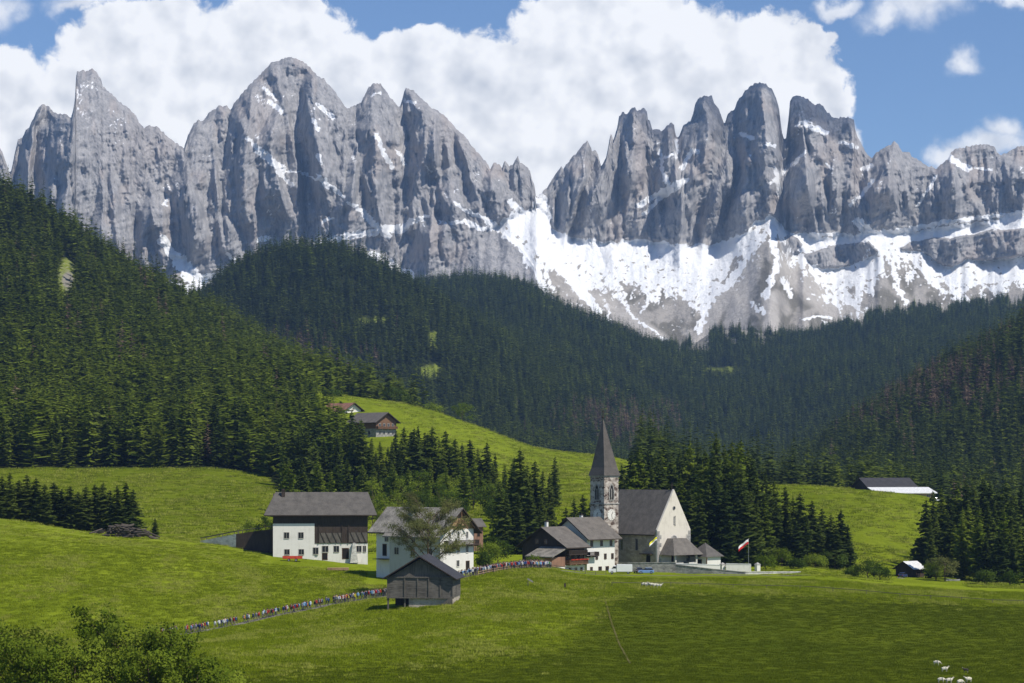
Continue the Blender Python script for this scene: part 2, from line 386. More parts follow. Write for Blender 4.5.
LEFTWOOD = [(-560,870),(0,905),(50,912),(150,915),(268,912),(276,840),(330,800),(372,800),(368,880),(352,960),(338,1060),(316,1130),(303,1260),(345,1310),(400,1330),(420,1500),(400,2250),(-560,2250)]
CLEAR = [((430,392), 3000, 2300, 14, 12)]
def forest_mask(px, d, py):
    f = inpoly(px, d, LEFTWOOD)
    f |= (d > 1330) & (px > 300)
    f |= (d > 1000) & (px > 640)
    f |= d > 2250
    f &= d < 4950
    # clearings and rocky patches on the slopes
    def blob(cx, cy, rx, ry, lo, hi):
        w = perlin(px / 9.0, py / 9.0, 77) * 0.5
        return (((px-cx)/rx)**2 + ((py-cy)/ry)**2 < 1 + w) & (d > lo) & (d < hi)
    f &= ~blob(430, 372, 13, 8, 2300, 4400)
    f &= ~blob(372, 322, 16, 3.5, 2300, 3300)
    f &= ~blob(434, 342, 5, 12, 2300, 4400)
    f &= ~blob(67, 284, 11, 26, 1200, 2300)
    f &= ~blob(722, 372, 22, 5, 3000, 5000)
    # ragged upper edge of the wood below the screes
    tl = lin([(0,330),(400,320),(640,352),(690,350),(715,342),(760,345),(800,342),(830,334),(900,319),(1024,312),(1600,300)], px)
    f &= ~((d > 4050) & (py < tl - 5 + fbm(px / 14.0, py / 9.0, 78, 4) * 20))
    # avalanche tracks that reach down into the highest wood
    f &= ~((np.abs(px - (655 + (py-325)*1.1)) < 9) & (py < 350) & (d > 4000))
    f &= ~((np.abs(px - (702 - (py-330)*0.15)) < 9) & (py < 352) & (d > 4000))
    return f

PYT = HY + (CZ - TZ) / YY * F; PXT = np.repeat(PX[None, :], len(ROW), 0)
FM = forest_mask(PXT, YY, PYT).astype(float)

def grass_material():
    b = N('meadow_grass'); p = b.pos()
    n1 = b.noise(b.pos((1, 0.55, 1)), 0.035, 5, 0.6); n2 = b.noise(b.pos((1, 0.5, 1)), 0.35, 5, 0.7); n3 = b.noise(b.pos(), 2.2, 4, 0.7)
    stripes = b.noise(b.pos((0.06, 1, 1)), 0.5, 3, 0.6)
    hay = b.attr('hay'); fo = b.attr('forest'); rk = b.attr('rocky')
    f = b.math('MULTIPLY_ADD', n2, 0.55, b.math('MULTIPLY_ADD', n1, 0.6, b.math('MULTIPLY', n3, 0.35)))
    clump = b.noise(b.pos((1, 0.7, 1)), 0.11, 6, 0.72)
    f = b.ramp(b.math('MULTIPLY_ADD', clump, 0.5, b.math('MULTIPLY_ADD', f, 1.0, -0.25)), 0.45, 1.0)
    tall = b.mix(f, (0.105, 0.142, 0.006), (0.215, 0.26, 0.017))
    grazed = b.mix(f, (0.046, 0.067, 0.004), (0.09, 0.112, 0.008))
    c = b.mix(hay, grazed, tall)
    mow = b.math('MULTIPLY', b.ramp(stripes, 0.48, 0.62), b.math('MULTIPLY', b.attr('mown'), 0.45))
    c = b.mix(mow, c, (0.24, 0.26, 0.05))
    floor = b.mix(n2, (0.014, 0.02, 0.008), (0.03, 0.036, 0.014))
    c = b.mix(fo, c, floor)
    rock = b.mix(n3, (0.15, 0.14, 0.11), (0.32, 0.3, 0.265))
    c = b.mix(b.math('MAXIMUM', b.math('MULTIPLY', rk, b.ramp(n2, 0.42, 0.6)), b.ramp(rk, 0.7, 0.88)), c, rock)
    h = b.math('MULTIPLY_ADD', n3, 0.4, n2)
    return b.done(c, 0.95, b.bump(h, 1.0, 0.5), spec=0.0)

def build_terrain():
    V = np.stack([XX, YY, TZ], -1).reshape(-1, 3)
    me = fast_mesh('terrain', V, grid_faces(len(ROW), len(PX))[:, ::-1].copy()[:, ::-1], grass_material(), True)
    hay = np.ones_like(TZ)
    # grazed pasture on the right: short and dark
    edge = lin([(-600,700),(150,690),(205,668),(480,650),(560,640),(610,600),(640,590),(800,594),(1024,607),(1600,625)], PXT)
    soft = lin([(-600,26),(560,26),(640,6),(1600,6)], PXT); graz = sstep(-1, 1, (PYT - edge + fbm(XX/9, YY/9, 21, 3)*4) / soft) * (YY < 620)
    hay -= graz * 0.9
    hay -= 0.35 * sstep(560, 620, YY) * (1 - sstep(1000, 1100, YY)) * (PXT < 300)
    hay -= 0.22 * (PXT > 640) * sstep(600, 700, YY); hay -= 0.15 * sstep(660, 760, YY)
    mown = ((YY > 545) & (YY < 600) & (PXT < 270)) * 1.0
    mown = np.maximum(mown, ((YY > 1000) & (YY < 1320)) * 0.25)
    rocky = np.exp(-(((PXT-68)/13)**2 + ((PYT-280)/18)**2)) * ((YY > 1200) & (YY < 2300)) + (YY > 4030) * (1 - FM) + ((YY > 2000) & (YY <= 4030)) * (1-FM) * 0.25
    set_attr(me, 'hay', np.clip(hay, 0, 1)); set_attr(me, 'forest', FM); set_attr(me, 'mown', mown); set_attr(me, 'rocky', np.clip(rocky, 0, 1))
    o = link(bpy.data.objects.new('meadow_terrain', me))
    tag(o, 'green alpine meadows rising into steep forest floor below the cliffs', None, None, 'structure')
    return o
build_terrain()

# ================================================================== MOUNTAINS
SKY = [(-330,200),(-260,190),(-120,150),(-40,165),(0,149),(3,154),(9,172),(11,172),(14,158),(18,139),(22,139),(26,130),(29,128),(35,115),(39,107),(43,105),(48,106),(54,113),(60,113.5),(66,115),(71,119),(73,112),(75,98),(75.5,82),(77,73),(82,71),(88,72),(92,69),(97,73),(101,80),(103,87),(110,93.5),(118,101),(129,109),(136,117),(140,124),(144,129.5),(146,127),(150,126),(158,128),(165,135),(172,141),(178,145),(182,148),(184,149),(188,136),(193,125),(198,121),(203,122),(205.5,119),(210,112),(216,109),(219,106.5),(227,106.5),(229.6,111),(235,103),(243,93),(251,84),(258,77.5),(265,70),(271,64),(277,61.5),(288,58),(293,59),(299,60),(304,63),(311,69),(317,76),(324,80),(331,87),(337,95),(342,102),(346,108),(350,108.5),(354,106),(361,103.5),(364.5,95.5),(368,89),(374,84),(380,84),(385,89.5),(390,98),(397,105.5),(400,108),(402,101),(404,92),(406,88),(411,90),(417,95),(425,101.5),(431,108),(437,110.5),(444,115.5),(452,125),(460,132),(468,141),(474,149),(483,159.5),(488,164.5),(490,169),(494,163),(500,165),(502,168),(505,162),(509,166),(512.5,166),(515,160),(518,156.5),(520,163),(526,167),(530,171),(532,180),(534,184),(536,197),(541,194),(548,187),(554,177),(561,167),(563,170),(568,163),(574,156),(580,149),(587,141),(591,148),(592,152),(595,150),(598,156),(601,166),(603,165),(606,158),(608,150),(609.5,139),(611,134),(613,140),(615,135),(617.5,128),(618.5,118),(622,113),(627,114),(630,110),(635,108.5),(637,111),(640,110.5),(643.5,108.5),(647,112),(648,121),(650.5,123),(652.5,131),(657,130.5),(662,131),(667,126.5),(671.5,122),(674,126),(675.5,135),(677.5,139),(680,135),(682.5,127),(690,121.5),(693,115),(695,105),(698.5,99.5),(703,96.5),(705.5,95.5),(708,97),(712,96),(714,103),(718,108),(721,116),(723,122),(724.5,125.5),(727,116),(731,112),(735,109.5),(737,103),(740,98),(745,92),(751,86),(757,83),(762,83),(767,85),(772,90),(776,98),(779,108.5),(780.5,121),(782,133),(784,140),(786,139),(787.5,128),(789,112),(790,102),(793,97.5),(797,96.5),(804,97.5),(809,101),(815,105.5),(819,104),(823,106.5),(828,113.5),(832.5,117),(835,118.5),(843,117.5),(850,118),(854,121),(855,130),(858,138),(863,147),(868,155.5),(872,158),(878,152),(885,148),(890,145),(894.5,141.5),(898,145),(903,153),(908.5,152),(912,157),(918,160),(924,165),(932,167),(937,169.5),(941,165),(947,161),(949,157),(952,152),(957,149.5),(968,147.5),(972,146),(978,145),(987,145.5),(994,146),(996.5,151.5),(1001,156),(1008,153),(1013,150),(1018,147),(1024,146),(1060,140),(1120,155),(1200,150),(1350,175)]
FOOT = [(-330,300),(0,300),(150,290),(163,272),(180,258),(200,281),(215,274),(240,272),(300,262),(350,252),(400,286),(440,270),(470,248),(490,230),(510,216),(528,210),(536,206),(545,216),(556,232),(580,238),(610,242),(640,240),(660,243),(690,245),(720,243),(745,232),(770,216),(790,233),(830,238),(860,232),(875,230),(900,233),(930,230),(980,223),(1024,216),(1350,220)]
# ribs: [(px, py, height in m, half-width left px, half-width right px)...]
RIBS = [
 [(43,104,60,12,10),(33,135,70,12,9),(30,170,70,10,10),(28,200,70,12,16),(38,225,60,14,20)],
 [(78,71,40,6,60),(75,100,150,30,90),(72,130,210,40,110),(70,160,230,40,120),(66,190,230,36,120),(58,225,220,30,120),(54,260,200,28,120)],
 [(95,150,40,10,14),(102,190,60,14,18),(100,230,60,16,22),(98,280,60,18,22)],
 [(118,130,26,8,14),(122,160,40,10,12)],
 [(133,163,10,4,50),(136,185,70,16,50),(140,208,110,22,55),(143,240,120,25,60),(144,280,120,26,60)],
 [(198,120,30,8,30),(196,150,90,26,45),(196,185,130,40,45),(197,215,130,42,36),(195,250,110,36,30),(192,275,80,26,30)],
 [(222,108,30,9,10),(224,135,40,9,14),(230,160,30,10,12)],
 [(252,83,40,18,40),(250,105,110,22,60),(247,135,140,24,70),(246,165,140,32,70),(244,200,110,36,60),(250,240,60,30,60)],
 [(219,204,20,10,14),(226,222,70,24,24),(234,245,80,30,26),(238,270,80,34,30)],
 [(246,200,30,6,10),(247,220,50,14,16),(252,255,50,14,24)],
 [(275,70,40,18,10),(282,95,60,24,7),(289,120,80,26,7),(295,150,80,26,7),(297,180,90,30,8),(298,215,90,34,10),(296,250,70,34,14)],
 [(311,70,50,8,30),(313,95,100,14,40),(315,125,110,22,50),(318,155,110,24,50),(322,190,90,24,50),(320,225,80,24,50),(322,255,60,22,40)],
 [(335,110,30,10,12),(340,140,40,12,14),(347,175,40,12,18),(350,205,40,14,18)],
 [(375,84,40,10,22),(375,105,90,22,30),(374,130,120,26,34),(376,160,120,28,36),(374,190,110,28,36),(372,215,90,26,30)],
 [(390,140,30,7,10),(396,165,50,12,14),(399,195,50,14,14),(400,215,40,12,14)],
 [(407,88,30,5,16),(414,100,60,10,20),(424,112,90,20,26),(425,135,90,20,26),(424,155,70,16,22),(418,180,60,16,20)],
 [(431,112,30,5,20),(433,130,40,6,24),(433,150,40,6,26)],
 [(413,150,40,8,12),(415,170,60,12,14),(414,200,60,12,16)],
 [(434,165,30,7,20),(441,185,70,14,26),(448,205,80,20,30),(452,225,60,20,30)],
 [(437,214,30,16,10),(441,232,100,30,40),(442,255,110,32,60),(440,290,100,34,60)],
 [(458,135,30,5,16),(464,155,50,8,18),(470,178,50,12,20),(480,200,40,14,20)],
 [(493,172,40,8,10),(494,190,90,24,16),(502,210,90,22,16),(512,228,60,18,14)],
 [(518,157,30,7,10),(520,180,40,10,10),(522,205,40,12,12)],
 [(587,141,40,14,8),(584,165,80,26,8),(578,190,90,24,8),(572,215,90,20,8),(566,232,70,16,8)],
 [(611,134,40,5,10),(606,165,80,14,20),(596,190,110,18,30),(588,215,110,16,30),(582,235,90,14,30)],
 [(634,109,60,12,12),(634,140,90,14,14),(632,170,100,16,16),(628,200,60,18,16)],
 [(645,190,20,8,14),(632,205,60,16,20),(620,225,60,16,22),(616,243,50,14,22)],
 [(671,122,40,8,5),(668,150,50,14,8),(664,170,40,14,10)],
 [(705,96,60,12,14),(708,125,100,22,16),(706,150,120,36,20),(696,180,120,30,34),(684,205,110,24,40),(676,235,90,24,40)],
 [(729,152,30,10,12),(722,175,90,20,16),(714,200,110,22,14),(708,225,100,20,14),(704,244,70,18,14)],
 [(752,182,20,6,12),(748,198,80,16,20),(745,215,90,18,24),(742,238,80,20,28)],
 [(762,83,60,22,16),(764,115,110,28,16),(765,145,120,30,16),(767,180,100,30,18)],
 [(797,97,60,12,40),(804,130,80,18,40),(815,150,90,22,36),(808,175,110,26,40),(800,205,100,26,44),(794,230,70,20,40)],
 [(826,135,40,10,16),(828,165,60,14,20),(830,200,60,16,26)],
 [(850,118,40,26,6),(853,150,60,30,10),(852,180,60,30,10)],
 [(894.5,141,40,16,12),(886,165,120,24,50),(876,190,160,24,70),(869,225,160,22,70)],
 [(951,152,30,10,14),(953,175,130,34,16),(957,200,160,44,16),(960,222,160,50,16)],
 [(1000,156,20,8,30),(1030,180,150,60,40),(1050,220,190,80,60)],
]
def chute(pts, w, U, V):
    """distance to a polyline, in units of its half width w"""
    best = np.full(U.shape, 9.0)
    for (a, b) in zip(pts[:-1], pts[1:]):
        dx, dy = b[0]-a[0], b[1]-a[1]; L = dx*dx + dy*dy + 1e-6
        t = np.clip(((U-a[0])*dx + (V-a[1])*dy) / L, 0, 1)
        best = np.minimum(best, np.hypot(U-a[0]-t*dx, V-a[1]-t*dy) / w)
    return best
SNOW = [  # (polyline, half-width)
 ([(163,240),(170,252),(182,264),(186,276)],5),([(180,262),(196,280),(208,290)],8),([(205,278),(225,273),(241,270)],3.2),([(228,254),(235,262),(242,270)],2.2),([(168,290),(215,297)],8),([(203,289),(222,284)],4),([(258,240),(268,238)],2.5),
 ([(247,138),(262,152)],1.8),([(258,150),(271,160),(282,170)],4.0),([(278,172),(292,186)],2.2),([(282,170),(305,173),(316,180)],1.0),([(319,177),(328,186)],3.5),([(330,186),(344,197)],2.0),([(350,203),(365,214)],2.5),([(364,213),(378,229),(388,236)],3.5),
 ([(293,250),(306,247),(330,240),(360,234),(384,231)],3.2),([(382,228),(400,230),(410,222)],4),([(396,230),(412,222),(427,216)],2.2),([(377,135),(385,155),(393,167)],2.4),([(318,155),(321,163)],2),([(398,152),(404,163)],2),([(322,222),(332,218)],1.6),
 ([(366,262),(372,254),(380,258),(398,268),(412,276)],4.0),([(392,268),(400,280)],3),([(264,88),(276,100)],1.3),([(271,102),(281,112)],2.4),([(318,104),(333,118)],2.0),([(314,120),(318,130)],2),([(455,203),(470,213),(485,219)],2.2),([(451,223),(462,222)],2),([(466,221),(478,228),(490,229)],2.6),
 ([(488,221),(505,233),(522,248),(535,266),(545,290),(556,308)],3.5),([(511,202),(524,214),(530,232)],3.5),([(524,232),(548,256),(572,282),(598,310)],4.5),([(514,216),(530,232),(560,262)],5),([(403,100),(416,103)],1.2),([(372,96),(380,92)],1),
 ([(640,205),(655,196),(672,187),(686,180)],3.2),([(644,215),(662,197),(680,188)],2),([(660,150),(662,170),(668,184)],2.0),([(676,140),(677,158)],1.5),([(682,168),(692,150),(698,152)],2.5),([(665,158),(680,150)],1.6),
 ([(742,134),(752,138)],2.2),([(766,144),(775,146)],1.6),([(806,124),(818,130),(826,133)],3.2),([(796,126),(803,122)],1.6),([(842,142),(856,148)],2.2),([(780,175),(800,158),(806,152)],1.6),([(770,184),(783,172)],2),([(776,168),(780,196)],2),([(826,164),(833,168)],1.4),
 ([(872,180),(864,192),(850,205)],1.8),([(936,176),(928,190),(917,206)],1.7),([(950,158),(958,163),(968,168)],3.4),([(975,168),(992,170)],1.2),([(862,170),(872,165)],2),
 ([(872,234),(905,230),(940,223),(985,217),(1030,212)],2.4),([(905,236),(950,228),(1000,222),(1040,218)],2.5),([(800,250),(835,243),(866,240)],1.6),([(858,222),(872,235),(884,250)],5),([(800,236),(830,234),(850,236)],2.2),
]
TRACK = [ # paler snow and rubble streams down the scree
 ([(772,220),(752,250),(730,282),(708,300),(699,330)],3.6),([(770,218),(772,240),(778,262),(770,285),(764,298)],3.2),([(772,225),(790,250),(795,262)],2.5),([(783,278),(788,290),(790,297)],3.0),([(753,303),(760,310),(764,313)],2.5),([(735,240),(718,262),(707,280),(690,296)],3.6),([(893,262),(898,288),(906,302)],2.6),([(868,250),(858,280)],2),([(985,262),(981,297)],1.8),([(1002,275),(997,300)],1.8),([(958,275),(956,296)],1.4),([(922,255),(930,280),(945,292)],3),
 ([(636,275),(650,300),(642,310)],1.5),([(607,283),(640,322),(668,344)],1.6),([(815,265),(840,288),(855,305)],1.4),([(802,318),(830,316)],1.6),([(822,322),(826,326)],2.2),([(604,300),(612,328)],1.2),
]
def build_mountains():
    step = 1.0
    U1 = np.arange(-330, 1350.1, step); nr = 330
    sky = lin(SKY, U1) - np.abs(0) 
    sky = sky + fbm(U1 * 0.4, U1 * 0 + 3.3, 41, 4) * 2.6 - 0.6
    foot = curve(FOOT, U1)
    bot = 392.0
    T = np.linspace(0, 1, nr)[:, None]
    V = sky[None, :] + (bot - sky)[None, :] * T
    U = np.repeat(U1[None, :], nr, 0)
    # warped copies break up the straight lines of hand-drawn ribs
    wu = U + fbm(U/22, V/30, 61, 4) * 5; wv = V + fbm(U/30, V/30, 62, 3) * 6
    above = foot[None, :] - V
    band = inpoly(wu, wv, [(802,256),(830,246),(868,241),(880,250),(866,262),(838,268),(812,266)]) | inpoly(wu, wv, [(898,246),(930,238),(975,233),(1030,226),(1360,226),(1360,256),(1024,254),(985,259),(950,266),(922,254)]) \
        | (((wu-791)/12)**2 + ((wv-245)/10)**2 < 1)
    band = band.astype(float)
    for _ in range(3):
        band[1:-1, 1:-1] = (band[1:-1,1:-1]*2 + band[:-2,1:-1] + band[2:,1:-1] + band[1:-1,:-2] + band[1:-1,2:]) / 6
    cliff = np.maximum(sstep(-4, 5, above + fbm(U/10, V/10, 63, 3)*6), band)
    slab = (1 - sstep(500, 540, U)) * sstep(0, 60, 60 - np.abs(above - 10))          # lower slabs on the left lie back a bit more
    run = 3.7 * (1 - cliff) + (1.05 + 0.8 * slab) * cliff
    dv = np.diff(V, axis=0, prepend=V[:1])
    D = -np.cumsum(run * dv, 0)
    D = D - np.array([np.interp(foot[j], V[:, j], D[:, j]) for j in range(len(U1))])[None, :]    # 0 at the cliff foot
    lowf = lin([(-330,0),(480,0),(530,110),(560,120),(700,120),(770,90),(830,110),(900,130),(1024,140),(1350,140)], U1)
    D = D + 5350 + lowf[None, :]
    # ribs
    best = np.zeros_like(U)
    for rb in RIBS:
        a = np.array(rb, float); o = np.argsort(a[:, 1]); a = a[o]
        cu = np.interp(wv, a[:,1], a[:,0]); h = np.interp(wv, a[:,1], a[:,2]); wl = np.interp(wv, a[:,1], a[:,3]); wr = np.interp(wv, a[:,1], a[:,4])
        fade = sstep(a[0,1]-10, a[0,1]+8, wv) * (1 - sstep(a[-1,1] + 6, a[-1,1]+55, wv))
        s = np.where(wu < cu, 1 - (cu-wu)/wl, 1 - (wu-cu)/wr)
        best = np.maximum(best, np.clip(s, 0, 1) * h * fade)
    slabgeo = inpoly(U, V, [(330,262),(400,280),(440,262),(488,226),(505,235),(522,249),(540,275),(552,300),(562,335),(330,345)]).astype(float)
    cl = np.maximum(cliff, slabgeo * 0.7) * sstep(0.0, 0.02, T)
    # the ribs stand on the scree: it is pushed out in front of them and evens out downhill
    below = np.clip(V - foot[None, :], 0, None); keep = np.maximum(cliff, np.exp(-below / 62.0))
    D = D - best * keep * (0.4 + 0.6 * sstep(-5, 55, above))
    # spurs: sharp three-sided buttresses that widen downwards, large ones and then many small ones
    rg = np.random.default_rng(12)
    for count, l0, l1, grow in ((170, 45, 120, 2.2), (620, 14, 46, 2.0), (1000, 6, 18, 1.6)):
        fld_ = np.zeros_like(U)
        for _ in range(count):
            ax = rg.uniform(-330, 1350); i = int((ax - U1[0]) / step); s0, f0 = sky[i], foot[i]
            ay = s0 + 2 + (f0 + 10 - s0) * rg.random() ** 1.15; Ln = rg.uniform(l0, l1); lean = rg.normal(0.02, 0.16); kl = rg.uniform(.08, .22); kr = rg.uniform(.12, .4)
            if rg.random() < .25: kl, kr = kr, kl
            wmx = int((max(kl, kr) + abs(lean)) * Ln / step) + 3; c0, c1 = max(0, i - wmx), min(len(U1), i + wmx)
            dy = V[:, c0:c1] - ay; on = (dy > 0) & (dy < Ln * 1.4)
            if not on.any(): continue
            dy = np.clip(dy, 0, None); cu = ax + lean * dy; du = U[:, c0:c1] + 0.35 * (wu[:, c0:c1] - U[:, c0:c1]) - cu
            w = np.where(du < 0, kl, kr) * np.minimum(dy, Ln) + .3; h = grow * kl * np.minimum(dy, Ln) * 2.45 * (1 - sstep(Ln * .75, Ln * 1.4, dy))
            fld_[:, c0:c1] = np.maximum(fld_[:, c0:c1], np.clip(1 - np.abs(du) / w, 0, 1) * h * on)
        D = D - fld_ * np.maximum(cliff, np.exp(-below / 32.0)) * (0.3 + 0.7 * sstep(-5, 50, above))
    # flutes and gullies, finer and finer
    fl = ridged(U/34 + fbm(U/30, V/50, 71, 3)*0.5, V/120, 72, 3)
    fl2 = ridged(U/11 + fbm(U/14, V/24, 73, 3)*0.6, V/45, 74, 4, 0.6)
    fl3 = fbm(U/5, V/9, 75, 5, 0.62)
    fl4 = ridged(U/3.2 + fbm(U/9, V/9, 70, 2)*1.2, V/16, 69, 3, 0.6)
    # diagonal strata / ledges
    lg = ridged((V + U*0.25 + fbm(U/22, V/22, 76, 3)*7)/11.0, U/90, 77, 3)
    big = ridged(U/70 + fbm(U/60, V/90, 78, 3)*0.7, V/150, 79, 2)
    D = D - cl * (big * 20 + fl * 9 + fl2 * 7 + fl3 * 6 + lg * 7 + fl4 * 5)
    # scree cones: fans with shallow runnels
    sc_ = (1 - cliff)
    D = D - sc_ * (fbm(U/40, V/60, 81, 3) * 26 + ridged(U/16 + V*0.1, V/90, 82, 3) * 5 + fbm(U/4, V/6, 83, 4) * 2.2)
    for cx, cy, k in ((770,218,1.0),(540,214,0.7),(872,236,0.6),(690,246,0.4),(620,243,0.4)):
        r = np.clip((V - cy) / 110, 0, 1); D = D - sc_ * k * 150 * r * np.exp(-((U-cx)/(12 + 55*r))**2) * (1-0.0*r)
    X = (U - 512) / F * D; Z = CZ - (V - HY) / F * D
    # back of the range: falls away behind the crest
    nb = 10; back = []
    for i in range(nb, 0, -1):
        k = i / nb
        xb = X[0] * (1 + 0.0*k); yb = D[0] + 900 * k**1.3; zb = Z[0] - (Z[0] - 150) * k**0.8 - 25*k
        back.append(np.stack([xb * yb / D[0], yb, zb], -1))
    P = np.concatenate([np.array(back), np.stack([X, D, Z], -1)], 0)
    n = P.shape[0]
    me = fast_mesh('mountains', P.reshape(-1, 3), grid_faces(n, len(U1))[:, ::-1].copy(), mountain_material(), False)
    # --- where the snow lies
    nzs = fbm(U/5, V/5, 91, 4); nzl = fbm(U/18, V/18, 92, 4)
    # true surface slope
    A = np.gradient(P[nb:], axis=0); B = np.gradient(P[nb:], axis=1); nr_ = np.cross(A, B); nr_ /= np.linalg.norm(nr_, axis=-1, keepdims=True) + 1e-9
    flat = np.abs(nr_[..., 2])
    snow = np.zeros_like(U)
    for pts, w in SNOW:
        dd = chute(pts, w, U + nzs*3 + nzl*2, V + fbm(U/6, V/6, 93, 3)*3) + np.clip(fbm(U/3, V/3, 101, 3), -.3, .8)*.45
        snow = np.maximum(snow, 1 - sstep(0.75, 1.15, dd))
    lower = lin([(-330,0),(495,0),(500,226),(520,246),(545,270),(565,286),(590,292),(620,283),(650,287),(680,294),(705,300),(725,276),(745,256),(760,238),(770,224),(785,248),(800,266),(820,287),(845,303),(870,294),(885,268),(905,262),(925,270),(945,290),(965,293),(1000,286),(1024,282),(1350,280)], U)
    streak = ridged(U/7 + V*0.03, V/50, 94, 4)
    # rubble and snow run down the fans in rays from the gully mouths
    fan = np.zeros_like(U)
    for ax, ay, u0, u1, sd in ((772, 196, 690, 866, 1), (540, 170, 500, 700, 2), (874, 205, 850, 1010, 3)):
        an = np.arctan2(U - ax, V - ay + 1e-3); rr = np.hypot(U - ax, V - ay); wgt = sstep(u0 - 10, u0 + 20, U) * (1 - sstep(u1 - 20, u1 + 10, U))
        fan = np.where(wgt > .5, fbm(an * 13 + fbm(U/20, V/20, 110, 2) * .5, rr / 70, 111 + sd, 5, 0.6), fan)
    fld = (1-cliff) * sstep(-10, 6, lower - V + nzl*26 + nzs*12 + fan*44)
    bould = sstep(0.34, 0.42, fbm(U/6, V/3.4, 95, 4) + 0.2*nzl + 0.12*sstep(-40, 0, V - lower))
    fld = fld * (1 - bould * sstep(-2, 20, V - foot[None,:] ))
    snow = np.maximum(snow, fld)
    patch = sstep(0.2, 0.28, fbm(U/3.2 - V*.1, V/4.5, 99, 4) + 0.45*nzl - 0.009*np.maximum(V - lower, 0)) * (1-cliff) * (V - lower < 46) * (U > 555)
    snow = np.maximum(snow, patch)
    for pts, w in TRACK:
        dd = chute(pts, w, U + nzs*6, V + nzl*6) + np.clip(fbm(U/3, V/6, 100, 3) * 1.3, -.4, 1); snow = np.maximum(snow, (1 - sstep(0.6, 1.1, dd)) * (1-cliff*0.5))
    dust = sstep(0.66, 0.80, flat*.9 + fbm(U/2.4, V/1.8, 102, 3)*0.3 + nzl*0.14) * cliff * sstep(0.05, 0.3, nzl + 0.16 - (V-60)/900) * 0.7 * (1 - sstep(230, 290, V)) * sstep(3, 16, V - sky[None, :])
    snow = np.maximum(snow, dust)
    snow = np.maximum(snow, (1-sstep(0.8,1.6,((U-541)/9)**2 + ((V-222)/26)**2 + nzs)) )
    # --- rock tone
    pink = sstep(0.05, 0.5, fbm(U/30, V/45, 96, 3) + 0.25*fbm(U/6, V/30, 97, 3))
    for cx, cy, rx, ry, k in ((140,150,36,30,.5),(262,120,14,30,.8),(640,165,8,50,1),(450,135,26,30,.5),(232,190,6,18,1),(856,160,6,34,1),(880,185,14,30,.6),(160,150,16,22,.7)):
        pink = np.maximum(pink, k * np.exp(-((U-cx)/rx)**2 - ((V-cy)/ry)**2))
    dark = sstep(0.1, 0.5, fbm(U/4, V/60, 98, 4) + 0.3*fl3)
    scree = (1-cliff)
    slabrock = inpoly(U + nzs*4, V + nzs*4, [(330,262),(400,280),(440,262),(488,226),(505,235),(522,249),(540,275),(552,300),(562,335),(330,345)]).astype(float); scree = scree * (1 - slabrock)
    veg = scree * sstep(-8, 40, V - lower + nzl*30 - fan*60) * sstep(0.0, 0.25, nzl + 0.12 + 0.2*sstep(300,340,V))
    rub = sstep(0.12, 0.42, fan + .2*nzs) * 0.8 * (V > lower - 8)
    for pts, w in (([(575,290),(605,302),(640,325),(668,345)],8),([(730,290),(715,310),(700,340)],8),([(790,262),(815,290),(850,315)],16),([(752,262),(740,300),(735,322)],12),([(770,300),(772,325)],10),([(800,280),(830,310)],10)):
        rub = np.maximum(rub, 1 - sstep(0.4, 1.2, chute(pts, w, U+nzs*4, V+nzs*4)))
    pad = lambda a: np.concatenate([np.repeat(a[:1], nb, 0), a], 0)
    set_attr(me, 'snow', pad(np.clip(snow,0,1))); set_attr(me, 'scree', pad(scree)); set_attr(me, 'pink', pad(np.clip(pink,0,1)))
    set_attr(me, 'streaks', pad(np.clip(dark,0,1))); set_attr(me, 'veg', pad(np.clip(veg*(1-rub),0,1))); set_attr(me, 'rubble', pad(rub*scree))
    o = link(bpy.data.objects.new('mountains', me))
    tag(o, 'jagged pale grey limestone peaks with snow in their gullies', None, None, 'structure')

def mountain_material():
    b = N('limestone_rock_and_snow')
    n1 = b.noise(b.pos((1, 1, 0.35)), 0.045, 6, 0.7); n2 = b.noise(b.pos((1, 1, 0.3)), 0.2, 5, 0.7); n3 = b.noise(b.pos(), 0.012, 4, 0.6)
    f = b.ramp(b.math('MULTIPLY_ADD', n2, 0.5, b.math('MULTIPLY', n1, 0.6)), 0.35, 0.75)
    rock = b.mix(f, (0.19, 0.189, 0.196), (0.46, 0.446, 0.44))
    rock = b.mix(b.math('MULTIPLY', b.attr('pink'), 0.5), rock, (0.42, 0.36, 0.325))
    rock = b.mix(b.math('MULTIPLY', b.attr('streaks'), 0.35), rock, (0.13, 0.132, 0.142))
    sc = b.mix(f, (0.27, 0.25, 0.225), (0.40, 0.37, 0.335))
    sc = b.mix(b.math('MULTIPLY', b.attr('veg'), 0.75), sc, (0.115, 0.105, 0.075))
    sc = b.mix(b.attr('rubble'), sc, b.mix(f, (0.36, 0.33, 0.3), (0.5, 0.47, 0.43)))
    c = b.mix(b.attr('scree'), rock, sc)
    sn = b.math('ADD', b.attr('snow'), b.math('MULTIPLY_ADD', n2, 0.7, -0.35))
    sn = b.ramp(sn, 0.38, 0.58)
    c = b.mix(sn, c, (0.82, 0.83, 0.85))
    return b.done(c, 0.9, b.bump(b.math('MULTIPLY_ADD', n2, 0.5, n1), 0.7, 9.0), spec=0.1)
build_mountains()

